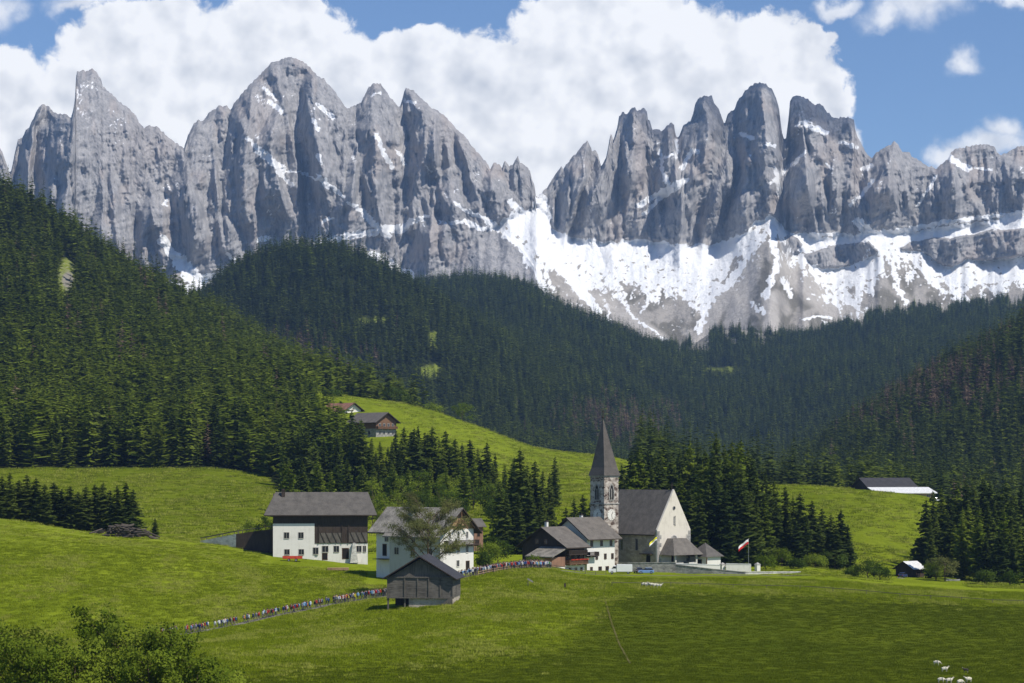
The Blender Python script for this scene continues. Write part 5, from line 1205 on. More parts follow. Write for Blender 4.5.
# --- right grove
tips = [(926,497),(933,488),(941,484),(949,492),(957,482),(966,476),(974,481),(983,474),(990,480),(998,488),(1006,478),(1014,492),(1022,482),(1032,486),(1044,478)]
grove('spruce_tree', 'dense spruce in the shadowy grove at the right edge', 'spruces of the right grove', [(a, b, rs.uniform(668, 712)) for a, b in tips] + [(a + 4 + rs.uniform(-3, 3), b + rs.uniform(16, 36), rs.uniform(640, 664)) for a, b in tips] + [(1000,528,628),(1012,520,630),(986,532,634),(1026,524,626),(960,535,640)], SPR, SPH, (1.0, 1.25))
grove('larch_tree', 'light green larch in front of the right grove', 'larches of the right grove', [(978,508,636),(1004,505,634),(962,512,640)], LAR, LAH)
grove('spruce_tree', 'spruce in the thicket between the left wood and the slender spruce row', 'spruces between the left wood and the slender row', [(370,446,845),(376,452,830),(381,444,840),(386,455,825),(391,447,835),(384,463,815),(374,466,810),(393,466,812),(398,458,815),(379,474,800),(391,478,800),(402,474,798)], SPR, SPH, (1.0, 1.25))
# --- row on the left crest
tips = [(2,474),(10,470),(19,478),(27,472),(36,476),(45,482),(54,480),(62,487),(70,484),(78,490),(86,484),(95,482),(103,480),(110,488),(117,484),(126,480),(133,487),(15,490),(40,494),(66,500),(90,502),(112,502),(128,498),(-8,472),(-18,470)]
grove('spruce_tree', 'dark young spruce in the row behind the log pile', 'young spruces on the left crest', [(a, b, 597 + rs.uniform(-4, 12)) for a, b in tips], SPR[:3], SPH[:3], (1.3, 1.7))
grove('spruce_tree', 'tiny spruce sapling just right of the log pile', None, [(155,517,590)], SPR[:1], SPH[:1], (1.2, 1.3))
# --- front edge of the big left wood
sp = []
for k in range(70):
    px = rs.uniform(-20, 372); d = float(lin([(-60,915),(150,925),(268,920),(280,838),(372,812)], px)) + rs.uniform(2, 60)
    sp.append((px, HY + (CZ - gz(wx(px, d), d) - rs.uniform(17, 28)) / d * F, d))
for k in range(26):
    d = rs.uniform(860, 1240); px = float(lin([(800,372),(880,366),(960,350),(1060,336),(1130,314),(1260,302)], d)) - rs.uniform(2, 22)
    sp.append((px, HY + (CZ - gz(wx(px, d), d) - rs.uniform(18, 26)) / d * F, d))
grove('spruce_tree', 'spruce at the front edge of the steep left wood', 'spruces at the edge of the left wood', [s for s in sp if rs.random() < .62], SPR, SPH, (1.0, 1.2))
grove('larch_tree', 'bright green larch at the front edge of the left wood', 'larches at the edge of the left wood', [s for s in sp if rs.random() < .3], LAR, LAH, (1.0, 1.2))
sp = [(rs.uniform(282, 372), rs.uniform(455, 488), rs.uniform(700, 770)) for k in range(26)]
grove('larch_tree', 'bright green larch in the thicket behind the big barn', 'larches behind the big barn', sp[:15], LAR, LAH, (0.9, 1.2))
grove('spruce_tree', 'dark spruce in the thicket behind the big barn', 'spruces behind the big barn', sp[15:], SPR, SPH)
grove('larch_tree', 'small light larch on the upper meadow below the gabled farmhouse', 'small larches on the upper meadow', [(372,437,1000),(380,440,990),(366,440,985),(388,446,960),(376,450,950)], LAR, LAH)

# --- broadleaf trees: limbs plus thousands of separate leaves
def limbs(rg, base, h, spread, n1=7, n2=4, n3=0, r0=0.25, fork=0.3, curve_=0.25):
    """returns (tubes, tips): trunk, limbs and twigs as point lists with radii"""
    T = []; tips = []
    top = base + Vector((rg.uniform(-.3, .3), rg.uniform(-.3, .3), h * 0.72))
    trunk = [base - UP*0.6, base + UP*h*fork*0.6, base.lerp(top, .55) + Vector((rg.uniform(-.2,.2), rg.uniform(-.2,.2), 0)), top]
    T.append((trunk, [r0*1.3, r0, r0*.6, r0*.25]))
    for i in range(n1):
        f = fork + (1 - fork) * (i + .5) / n1; s = base.lerp(top, f); a = i * 2.4 + rg.uniform(-.5, .5)
        rr = spread * (1.0 - 0.45 * abs(f - 0.5)) * rg.uniform(.7, 1.05); e = s + Vector((math.cos(a)*rr, math.sin(a)*rr, h * rg.uniform(.12, .34) * (1.15 - f*.4)))
        mid = s.lerp(e, .5) + UP * curve_ * rr * .3; T.append(([s, mid, e], [r0*.45*(1.1-f*.6), r0*.3*(1.1-f*.6), r0*.08])); tips.append((e, 1.0))
        for j in range(n2):
            q = rg.uniform(.3, .95); b = s.lerp(mid, q*2) if q < .5 else mid.lerp(e, q*2-1); a2 = a + rg.uniform(-1.3, 1.3); r2 = rr * rg.uniform(.25, .5)
            e2 = b + Vector((math.cos(a2)*r2, math.sin(a2)*r2, r2 * rg.uniform(.1, .9))); T.append(([b, b.lerp(e2, .5) + UP*.1*r2, e2], [r0*.16, r0*.1, r0*.04])); tips.append((e2, .7))
            for k in range(n3):
                b3 = b.lerp(e2, rg.uniform(.3, 1)); a3 = a2 + rg.uniform(-1.4, 1.4); r3 = r2 * rg.uniform(.3, .7)
                e3 = b3 + Vector((math.cos(a3)*r3, math.sin(a3)*r3, r3 * rg.uniform(.0, 1.0))); T.append(([b3, e3], [r0*.06, r0*.025])); tips.append((e3, .4))
    tips.append((top, 1.0)); return T, tips
def leaves(rg, tips, per, clump, size):
    n = len(tips) * per; P = np.repeat(np.array([t[0][:] for t in tips]), per, 0); sc_ = np.repeat(np.array([t[1] for t in tips]), per)
    P = P + rg.normal(0, 1, (n, 3)) * (clump * sc_)[:, None] * np.array([1, 1, .75])
    A = rg.normal(0, 1, (n, 3)); A /= np.linalg.norm(A, axis=1)[:, None]; B = np.cross(A, rg.normal(0, 1, (n, 3))); B /= np.linalg.norm(B, axis=1)[:, None]
    s = (size * rg.uniform(.6, 1.3, n))[:, None]; A = A * s; B = B * s * .6
    V = np.stack([P - A, P + B, P + A, P - B], 1).reshape(-1, 3); return V, np.arange(n*4).reshape(-1, 4)
def broadleaf(name, label, loc, h, spread, seed, mat, per=60, clump=0.8, size=.17, n1=8, n2=4, n3=0, r0=.2, fork=.3, cat='tree', group=None):
    rg = random.Random(seed); ng = np.random.default_rng(seed); T, tips = limbs(rg, Vector((0,0,0)), h, spread, n1, n2, n3, r0, fork)
    t = tag(empty(name, loc), label, cat, group); m = MB()
    for p, r in T: m.tube(p, r, 5)
    link(bpy.data.objects.new('trunk', fast_mesh('trunk', np.array([tuple(v) for v in m.v]), m.f, M['bark'], True)), t)
    V, Fq = leaves(ng, tips, per, clump, size); link(bpy.data.objects.new('crown', fast_mesh('crown', V, Fq, M[mat])), t); return t
# young trees in the near left corner
near_trees = [(-14,612,232,3.6,'leftmost young leafy tree, cut by the left edge of the picture'),(14,618,226,3.4,'broad young leafy tree second from the left edge'),(47,638,222,3.4,'low rounded young tree between two taller ones in the left corner'),(97,597,236,2.3,'tallest young leafy tree, its slim top standing above the left thicket'),(72,632,224,3.2,'bushy young tree left of the tallest slim one'),(128,620,232,3.2,'leafy young tree right of the tallest slim one'),(170,616,230,2.7,'upright young leafy tree in front of the start of the hikers line'),(198,645,226,2.6,'small leafy tree low at the right end of the left thicket'),(150,640,222,2.8,'low leafy tree between two taller ones right of the slim one'),(222,668,228,2.4,'lowest leafy sapling at the right end of the thicket')]
for i, (px, py, d, spd, lab) in enumerate(near_trees):
    p = at(px, d); h = wz(py, d) - p.z; broadleaf('young_tree', lab, p - UP*.1, h*1.02, spd, 100 + i, 'leaf', 46, .62, .185, 13, 6, 0, .14, .22)
# the old, nearly bare tree before the white farmhouse
p = at(428, 497); hh = wz(484, 497) - p.z
broadleaf('old_tree', 'old wide tree with a thin olive green crown before the white farmhouse', p, hh*0.97, 7.6, 77, 'leaf_olive', 34, .85, .12, 18, 9, 5, .36, .24)
# bushes and round trees around the houses
for i, (px, py, d, spd, mat, nm, lab) in enumerate([
    (385,481,640,4.5,'leaf','leafy_tree','light green leafy tree between the big barn and the white farmhouse'),(400,489,650,4,'leaf','leafy_tree','lower light green tree touching the white farmhouse roof'),(372,470,690,4.2,'leaf','leafy_tree','tall pale leafy tree above the right end of the long roof'),(440,478,700,5,'leaf_dark','leafy_tree','spreading green tree behind the white farmhouse ridge'),(415,480,690,4.5,'leaf_dark','leafy_tree','rounded dark green tree behind the white farmhouse, left of its ridge'),
    (489,541,556,2.8,'leaf','bush','fresh green bush right of the white farmhouse balcony'),(498,535,575,3.0,'leaf_dark','bush','dark bush behind the crowd at the fence'),(484,553,540,1.6,'leaf_dark','bush','little bush at the corner of the white farmhouse'),(535,558,560,1.0,'leaf','bush','slim light green bush against the plank lean-to'),
    (868,561,606,3.4,'leaf_dark','bush','dark rounded bush on the plateau edge in the right hollow'),(880,565,610,2.4,'leaf_dark','bush','smaller bush touching the dark rounded one on its right'),(852,569,612,1.8,'leaf','bush','light low bush by the thin pale wall'),(945,556,632,3.6,'leaf_olive','round_tree','round olive green tree beside the shed in the hollow'),(936,562,634,2.5,'leaf','bush','light bush left of the round olive tree'),(985,570,612,2.6,'leaf_dark','bush','dark bush below the right grove'),(1010,573,605,2.8,'leaf_dark','bush','dark bush at the right edge below the grove'),
    (766,556,618,2.6,'leaf','bush','bright low bush right of the white pier'),(782,549,640,3,'leaf','bush','bright bush at the foot of the spruce row'),(815,556,640,3.2,'leaf','bush','wide light bush on the slope below the spruce row'),(835,552,645,3,'leaf_dark','bush','darker bush at the right end of the spruce row'),(798,560,625,1.8,'leaf_dark','bush','dark little bush above the end of the long low wall'),
    (333,393,1215,4.5,'leaf_dark','leafy_tree','dark leafy tree behind the red-brown roof'),(396,389,1262,6,'leaf_dark','leafy_tree','broad dark tree on the crest of the upper meadow'),(434,405,1270,4,'leaf','leafy_tree','small bright tree on the crest of the upper meadow'),(462,402,1285,6,'leaf','leafy_tree','bright feathery tree just beyond the meadow crest'),
    (252,519,620,2.4,'leaf','bush','light bush left of the long grey roof'),(266,515,606,2.6,'leaf_dark','bush','dark bush touching the left end of the big barn')]):
    p = at(px, d); h = max(1.5, wz(py, d) - p.z); broadleaf(nm, lab, p - UP*.1, h, spd, 300 + i, mat, 46 if d < 900 else 26, .75 if d < 900 else 1.3, .2 if d < 900 else .42, 8, 4, 0, .16, .12, 'tree' if 'tree' in nm else 'bush')

rb = random.Random(15)
for k in range(30):
    px = rb.uniform(362, 505); d = rb.uniform(690, 800); x = wx(px, d); h = rb.uniform(6, 12)
    mt = rb.choice(['leaf', 'leaf_dark', 'leaf_dark', 'leaf'])
    broadleaf('leafy_tree', ('light' if mt == 'leaf' else 'darker') + ' green leafy tree in the mixed thicket below the slender spruces', (x, d, gz(x, d) - .1), h, h * .34, 700 + k, mt, 34, .8, .24, 8, 4, 0, .16, .15, 'tree', 'leafy trees below the slender spruces')
grove('larch_tree', 'light larch in the thicket below the slender spruces', 'larches below the slender spruces', [(rb.uniform(380, 500), rb.uniform(450, 478), rb.uniform(740, 800)) for k in range(12)], LAR, LAH)
# --- the woods: instanced, one object per hillside
def low_spruce(name, h, rad, seed, mat, up=0.0, prof=0.7):
    o = bpy.data.objects.new(name, spruce_mesh(name, h, rad, seed, mat, 18, 8, False, 0.05, 0.3 if not up else 0.08, up, prof)); return o
PROTO = bpy.data.collections.new('wood_prototypes')
for i, (h, r_, mt, up, pf) in enumerate([(24,4.6,'spruce',0,.55),(29,4.2,'spruce',0,.5),(19,4.9,'spruce',0,.45),(25,4.6,'spruce_mid',0,.5),(20,5.0,'spruce_mid',.03,.42),(25,5.0,'larch',.06,.45),(23,4.0,'dead',0,.55),(16,5.6,'larch',.15,.36)]):
    PROTO.objects.link(low_spruce('proto_%d' % i, h, r_, 50 + i, M[mt], up, pf))
def scatter_group(col):
    g = bpy.data.node_groups.new('scatter_trees', 'GeometryNodeTree'); g.interface.new_socket('Geometry', in_out='INPUT', socket_type='NodeSocketGeometry'); g.interface.new_socket('Geometry', in_out='OUTPUT', socket_type='NodeSocketGeometry')
    n = g.nodes.new; gi = n('NodeGroupInput'); go = n('NodeGroupOutput'); ins = n('GeometryNodeInstanceOnPoints'); ci = n('GeometryNodeCollectionInfo')
    ci.inputs['Collection'].default_value = col; ci.inputs['Separate Children'].default_value = True; ci.inputs['Reset Children'].default_value = True
    def at_(name, typ):
        a = n('GeometryNodeInputNamedAttribute'); a.data_type = typ; a.inputs['Name'].default_value = name; return [o for o in a.outputs if o.enabled and o.name == 'Attribute'][0]
    L = g.links.new; L(gi.outputs[0], ins.inputs['Points']); L(ci.outputs[0], ins.inputs['Instance']); ins.inputs['Pick Instance'].default_value = True
    L(at_('kind_id', 'INT'), ins.inputs['Instance Index']); er = n('FunctionNodeEulerToRotation'); L(at_('turn', 'FLOAT_VECTOR'), er.inputs[0]); L(er.outputs[0], ins.inputs['Rotation']); L(at_('size', 'FLOAT_VECTOR'), ins.inputs['Scale'])
    L(ins.outputs[0], go.inputs[0]); return g
SCAT = scatter_group(PROTO)
def scatter(name, label, X, Y, Z, kind, size, turn, grp):
    me = bpy.data.meshes.new(name); me.vertices.add(len(X)); me.vertices.foreach_set('co', np.stack([X, Y, Z], 1).astype(np.float32).ravel())
    set_attr(me, 'kind_id', kind, 'INT'); set_attr(me, 'size', size, 'FLOAT_VECTOR'); set_attr(me, 'turn', np.stack([np.zeros_like(turn), np.zeros_like(turn), turn], 1), 'FLOAT_VECTOR')
    o = link(bpy.data.objects.new(name, me)); m = o.modifiers.new('scatter', 'NODES'); m.node_group = grp; tag(o, label, None, None, 'stuff'); return o
def wood(name, label, d0, d1, p0, p1, spacing, cond, seed, hmul=1.0):
    g = np.random.default_rng(seed); xs = []; ys = []
    y = d0
    while y < d1:
        xa, xb = wx(p0, y), wx(p1, y); n = int((xb - xa) / spacing); x = xa + (np.arange(n) + g.uniform(-.45, .45, n)) * spacing
        xs.append(x); ys.append(y + g.uniform(-.45, .45, n) * spacing); y += spacing
    X = np.concatenate(xs); Y = np.concatenate(ys); Z = ground(X, Y); px = X / Y * F + 512; py = HY + (CZ - Z) / Y * F
    k = forest_mask(px, Y, py) & cond(px, Y, py) & (g.random(len(X)) < 0.93) & (py > -60); X, Y, Z, px, py = X[k], Y[k], Z[k], px[k], py[k]; n = len(X)
    a = fbm(X/60, Y/60, seed+1, 4); b_ = fbm(X/45 + 9, Y/45, seed+2, 4); r = g.random(n)
    kind = g.integers(0, 3, n); kind = np.where(r + a * .9 > 0.78, g.integers(3, 5, n), kind)
    return X, Y, Z, px, py, kind, a, b_, r, g
def finish(name, label, X, Y, Z, kind, g, hm=1.0):
    n = len(X); s = (.42 + .85 * g.random(n) ** .8) * hm; w = s ** .8 * g.uniform(.85, 1.25, n)
    print('WOOD', name, n); scatter(name, label, X, Y, Z - .3, kind, np.stack([w, w, s], 1), g.uniform(0, 6.28, n), SCAT)
X, Y, Z, px, py, kind, a, b_, r, g = wood('w', '', 905, 2250, -190, 430, 6.6, lambda p, d, q: (p < 430), 201)
lo = sstep(250, 460, py); q = .10 + .22 * lo + .55 * sstep(.05, .4, b_) * (.4 + .6*lo) + .3*np.exp(-((px-330)/60)**2); kind = np.where((g.random(len(X)) < .30 + .3*lo + .4*a) & (kind < 3), g.integers(3, 5, len(X)), kind); kind = np.where(r < q, np.where(g.random(len(X)) < .35, 7, 5), kind); kind = np.where((g.random(len(X)) < .02), 6, kind)
finish('left_wood', 'steep dense wood of spruce and bright larch on the left hillside', X, Y, Z, kind, g)
X, Y, Z, px, py, kind, a, b_, r, g = wood('w', '', 2270, 3960, 40, 1240, 7.6, lambda p, d, q: np.ones_like(p, bool), 202)
br = np.exp(-(((px-300)/60)**2 + ((py-365)/22)**2)) + np.exp(-(((px-620)/60)**2 + ((py-430)/22)**2)); kind = np.where((br * .7 > g.random(len(X)) + .1 - b_*.3), 6, kind)
kind = np.where(kind < 5, np.where(g.random(len(X)) < .62 - .5*a, g.integers(0, 3, len(X)), kind), kind); kind = np.where(g.random(len(X)) < .05 + .12*sstep(.2, .5, b_), 5, kind)
finish('centre_wood', 'dark blue-green spruce wood covering the rounded central hills', X, Y, Z, kind, g, 1.0)
X, Y, Z, px, py, kind, a, b_, r, g = wood('w', '', 1010, 2420, 640, 1240, 7.3, lambda p, d, q: (d > 1010), 203)
br = np.exp(-(((px-865)/75)**2 + ((py-405)/26)**2)) + .9*np.exp(-(((px-980)/60)**2 + ((py-395)/26)**2)) + .5*np.exp(-(((px-990)/40)**2 + ((py-335)/20)**2)); kind = np.where((br * .62 > g.random(len(X)) * .9 + .08 - b_*.5), 6, kind)
finish('right_wood', 'dark wood with brown withered patches on the right hillside', X, Y, Z, kind, g)
X, Y, Z, px, py, kind, a, b_, r, g = wood('w', '', 3970, 4960, 380, 1210, 8.2, lambda p, d, q: np.ones_like(p, bool), 204)
k = g.random(len(X)) < np.where(py < 345, .9, 1); X, Y, Z, kind = X[k], Y[k], Z[k], kind[k]
finish('far_wood', 'hazy blue spruce wood along the foot of the screes', X, Y, Z, kind, g, .95)

# --- meadow grass
def tuft(name, seed, mat, h, n=34, r=.75):
    g = np.random.default_rng(seed); P = np.stack([g.uniform(-r, r, n), g.uniform(-r, r, n), np.zeros(n)], 1); a = g.uniform(0, 6.28, n); w = .035; hh = h * g.uniform(.5, 1.2, n); ln = hh * g.uniform(.1, .6, n); b = g.uniform(0, 6.28, n)
    S = np.stack([np.cos(a), np.sin(a), np.zeros(n)], 1) * w; T_ = np.stack([np.cos(b)*ln, np.sin(b)*ln, hh], 1)
    V = np.stack([P - S, P + S, P + S*.2 + T_, P - S*.2 + T_], 1).reshape(-1, 3); o = bpy.data.objects.new(name, fast_mesh(name, V, np.arange(n*4).reshape(-1, 4), mat)); return o
M['blade'] = leaf_mat('grass_blade', (0.14, 0.19, 0.006), (0.26, 0.31, 0.018), .4, upright=True); M['blade_pale'] = leaf_mat('dry_grass_blade', (0.25, 0.29, 0.03), (0.38, 0.39, 0.08), .4, upright=True); M['blade_dark'] = leaf_mat('grazed_blade', (0.062, 0.088, 0.004), (0.112, 0.14, 0.008), .35, upright=True)
TUFT = bpy.data.collections.new('grass_prototypes')
for o in (tuft('tuft_0', 1, M['blade'], .26), tuft('tuft_1', 2, M['blade'], .34), tuft('tuft_2', 3, M['blade_pale'], .4), tuft('tuft_3', 4, M['blade_dark'], .12), tuft('tuft_4', 5, M['blade_dark'], .22)): TUFT.objects.link(o)
GRS = scatter_group(TUFT)
def grass():
    g = np.random.default_rng(31); n = 88000; d = np.sqrt(g.uniform(270**2, 566**2, n)); px = g.uniform(-120, 1150, n); X = wx(px, d); Y = d
    Z = ground(X, Y); py = HY + (CZ - Z) / Y * F
    edge = lin([(-600,700),(150,690),(205,668),(480,650),(560,640),(610,600),(640,590),(800,594),(1024,607),(1600,625)], px); gr = py > edge + fbm(px/9, d/9, 21, 3)*4 + g.normal(0, 1, n) * lin([(-600,13),(560,13),(640,3),(1600,3)], px)
    keep = np.ones(n, bool)
    pth = np.array([(p.x, p.y) for p in PATHS]); 
    yy = np.interp(X, pth[:, 0], pth[:, 1]); keep &= ~((np.abs(Y - yy) < 2.6) & (X > pth[0, 0]) & (X < pth[-1, 0]))
    keep &= ~((X > wx(262, 556)) & (X < wx(480, 520)) & (Y > 548)); keep &= ~((px > 560) & (Y > 540)); keep &= ~((px > 384) & (px < 458) & (Y > 466) & (Y < 482)); keep &= ~((px > 365) & (px < 480) & (Y > 517))
    a = fbm(X/14, Y/22, 33, 4); kind = g.integers(0, 2, n); kind = np.where(a + g.random(n)*.5 > .42, 2, kind); kind = np.where(gr, np.where(g.random(n) < .8 - a*.5, 3, 4), kind)
    s = g.uniform(.6, 1.25, n) * np.where(Y > 540, .6, 1.0)
    X, Y, Z, kind, s = X[keep], Y[keep], Z[keep], kind[keep], s[keep]
    scatter('grass', 'long meadow grass and short pasture grass in the foreground', X, Y, Z, kind, np.stack([np.ones_like(s)*1.1, np.ones_like(s)*1.1, s], 1), g.uniform(0, 6.28, len(X)), GRS)
grass()
def far_grass():
    g = np.random.default_rng(37); n = 60000; d = g.uniform(566, 1290, n); px = g.uniform(-40, 1064, n); X = wx(px, d); Z = ground(X, d); py = HY + (CZ - Z) / d * F
    a = fbm(X/18, d/18, 39, 4); ok = ~forest_mask(px, d, py) & (a + g.random(n) * .5 > .12) & ~((d < 640) & (px > 258) & (px < 760)) & ~((d > 1020) & (d < 1200) & (px > 318) & (px < 400)) & ~((d > 890) & (d < 925) & (px > 850) & (px < 940)) & ~((d < 670) & (px > 890) & (px < 965))
    X, Y, Z = X[ok], d[ok], Z[ok]; n = len(X); k = np.where(g.random(n) < .35, 2, np.where(g.random(n) < .5, 4, g.integers(0, 2, n))); s = g.uniform(.9, 2.0, n) * np.where(Y < 640, .6, 1)
    scatter('grass', 'patchy tufts on the sunny meadows behind the houses', X, Y, Z, k, np.stack([s * 1.3, s * 1.3, s], 1), g.uniform(0, 6.28, n), GRS)
far_grass()
# ================================================================== PEOPLE, SHEEP, VEHICLES, FLAGS, LOGS
def skinned(name, joints, edges, sub=1):
    """one continuous body grown over a skeleton: joints = [(x,y,z,radius)], root first"""
    me = bpy.data.meshes.new(name); me.from_pydata([j[:3] for j in joints], edges, []); o = bpy.data.objects.new(name, me); COL.objects.link(o)
    s = o.modifiers.new('skin', 'SKIN'); sk = me.skin_vertices[0].data
    for i, j in enumerate(joints):
        r = j[3]; sk[i].radius = r if isinstance(r, tuple) else (r, r); sk[i].use_root = (i == 0)
    b = o.modifiers.new('sub', 'SUBSURF'); b.levels = sub; b.render_levels = sub
    dg = bpy.context.evaluated_depsgraph_get(); out = bpy.data.meshes.new_from_object(o.evaluated_get(dg)); out.name = name
    bpy.data.objects.remove(o); return out
def person_mesh(name, stride, arm, seed):
    rg = random.Random(seed); s = stride
    J = [(0,0,.95,(.16,.12)),(0,0,1.2,(.16,.115)),(0,0,1.42,(.18,.11)),(0,-.01,1.53,.06),(0,-.03,1.63,.095),(0,-.03,1.72,.09),
         (.1,0,.88,.095),(.1,-s*.22,.5,.065),(.1,-s*.3+.02,.1,.045),(.1,-s*.3-.14,.04,.04),
         (-.1,0,.88,.095),(-.1,s*.16,.5,.065),(-.1,s*.42,.12,.045),(-.1,s*.42-.13,.05,.04),
         (.2,0,1.42,.06),(.25,arm*.1,1.14,.045),(.24,-arm*.12-.06,.92,.035),(.235,-arm*.16-.1,.83,.035),
         (-.2,0,1.42,.06),(-.25,-arm*.1,1.14,.045),(-.24,arm*.02-.1,.92,.035),(-.235,arm*.0-.14,.83,.035)]
    E = [(0,1),(1,2),(2,3),(3,4),(4,5),(0,6),(6,7),(7,8),(8,9),(0,10),(10,11),(11,12),(12,13),(2,14),(14,15),(15,16),(16,17),(2,18),(18,19),(19,20),(20,21)]
    me = skinned(name, J, E, 1)
    n = len(me.polygons); c = np.zeros(n*3); me.polygons.foreach_get('center', c); c = c.reshape(-1, 3); mi = np.zeros(n, int)
    mi[:] = 1; mi[c[:,2] < .93] = 2; mi[c[:,2] < .09] = 3; mi[(c[:,2] > 1.5)] = 0; mi[(np.abs(c[:,0]) > .2) & (c[:,2] < .9) & (c[:,2] > .7)] = 0
    return me, mi
HEADS = []; 
def finish_person(me, mi, trous, pack, hat):
    for m in (M['skin'], M['jacket'], M[trous], M['shoe']): me.materials.append(m)
    me.polygons.foreach_set('material_index', mi.astype(np.int32)); me.polygons.foreach_set('use_smooth', np.ones(len(me.polygons), bool))
def face_parts():
    h = MB(); n = 8
    rings = [(1.655, .098), (1.70, .104), (1.75, .095), (1.79, .06)]
    for (z0, r0), (z1, r1) in zip(rings[:-1], rings[1:]):
        for k in range(n):
            a0, a1 = 6.283*k/n, 6.283*(k+1)/n
            if z0 < 1.69 and -2.4 < ((a0+a1)/2 + math.pi/2 + math.pi) % 6.283 - math.pi < -99: continue
            if z0 < 1.69 and abs((((a0+a1)/2 + math.pi/2) + math.pi) % 6.283 - math.pi) < 0.9: continue    # face stays open towards -y
            h.poly([(r0*math.cos(a0), -.02+r0*math.sin(a0)*1.08, z0), (r0*math.cos(a1), -.02+r0*math.sin(a1)*1.08, z0), (r1*math.cos(a1), -.02+r1*math.sin(a1)*1.08, z1), (r1*math.cos(a0), -.02+r1*math.sin(a0)*1.08, z1)], [[0,1,2,3]])
    h.poly([(.06*math.cos(6.283*k/n), -.02+.06*math.sin(6.283*k/n), 1.79) for k in range(n)], [list(range(n))])
    return fast_mesh('hair', np.array(h.v), h.f, M['hair'], True)
HAIR = face_parts()
def pack_mesh():
    m = MB(); m.prism([(-.15,.1,1.02),(.15,.1,1.02),(.15,.1,1.42),(.1,.1,1.5),(-.1,.1,1.5),(-.15,.1,1.42)], (0,.2,0)); m.box(-.11,.11,.3,.36,1.06,1.26)
    for s in (-1, 1): m.bar((s*.11,.1,1.46),(s*.12,-.1,1.4),.05,.03); m.bar((s*.12,-.12,1.4),(s*.12,-.05,1.1),.05,.03)
    return fast_mesh('backpack', np.array(m.v), m.f, M['jacket'])
PACK = pack_mesh()
VAR = []
for i, (st, ar, tr) in enumerate([(1.0, 1.0, 'trousers'), (-.8, -1.0, 'trousers_tan'), (.55, .6, 'trousers'), (0.12, .2, 'trousers_tan'), (-.12, .3, 'trousers')]):
    me, mi = person_mesh('person', st, ar, i); finish_person(me, mi, tr, 0, 0); VAR.append(me)
JACK = [('red', (.42,.04,.03)), ('white', (.7,.7,.68)), ('dark blue', (.03,.05,.16)), ('black', (.03,.03,.035)), ('light blue', (.22,.4,.62)), ('grey', (.25,.25,.26)), ('orange', (.55,.16,.03)), ('green', (.06,.2,.07)), ('yellow', (.6,.5,.06))]
WGT = [14, 26, 18, 16, 12, 14, 5, 5, 3]
def person(x, y, ang, col, label, group, kind, pack=None):
    o = bpy.data.objects.new('person', VAR[kind]); link(o); o.location = (x, y, gz(x, y) + .04); o.rotation_euler = (0, 0, ang); s = random.uniform(.93, 1.06); o.scale = (s*1.15, s*1.15, s*1.04); o.color = (*col, 1)
    tag(o, label, 'person', group); link(bpy.data.objects.new('hair', HAIR), o)
    if pack is not None: b = link(bpy.data.objects.new('backpack', PACK), o); b.color = (*pack, 1)
    return o
def walkers():
    rg = random.Random(9); S = [p for p in PATHS]; cum = [0]
    for a, b in zip(S[:-1], S[1:]): cum.append(cum[-1] + (b-a).length)
    def along(s):
        i = min(max(int(np.searchsorted(cum, s)), 1), len(S)-1); f = (s-cum[i-1])/(cum[i]-cum[i-1]); p = S[i-1].lerp(S[i], f); d = (S[i]-S[i-1]).normalized(); return p, d
    s = 1.5; s_barn0 = 56; last = cum[-1]
    while s < last:
        p, d = along(s); px = p.x/p.y*F + 512
        if 178 < px < 186: s += 2.0; continue
        if px > 545: break
        row = 1 if rg.random() < .55 else 2
        if px > 452: row = 4 if px > 474 else 2
        for k in range(row):
            n = Vector((-d.y, d.x, 0)); off = (k - (row-1)/2) * .75 + rg.uniform(-.2, .2) - .25; q = p + n*off + d*rg.uniform(-.3, .3)
            name, col = rg.choices(JACK, WGT)[0]; back = math.atan2(d.y, d.x) + math.pi/2
            if px > 470: grp = 'crowd on the upper path'; lab = f'person in a {name} top in the crowd beside the white farmhouse'; ang = rg.uniform(0, 6.28) if rg.random() < .3 else back; kd = rg.choice([0, 2, 3, 4])
            else: grp = 'hikers walking in line on the path'; lab = f'hiker in a {name} top walking in the long line below the farmhouse'; ang = back + rg.uniform(-.25, .25); kd = rg.choice([0, 1, 2, 0, 1])
            pk = rg.choice([(.03,.03,.04), (.25,.04,.03), (.05,.1,.25), (.2,.2,.2)]) if rg.random() < .45 else None
            person(q.x, q.y, ang, col, lab, grp, kd, pk)
        s += (rg.uniform(.5, .95) + (1.3 if rg.random() < .025 else 0)) if px < 452 else rg.uniform(.7, 1.3)
walkers()
person(wx(683, 595), 595, .3, (.5,.03,.03), 'person in a bright red top standing at the church porch', None, 3)

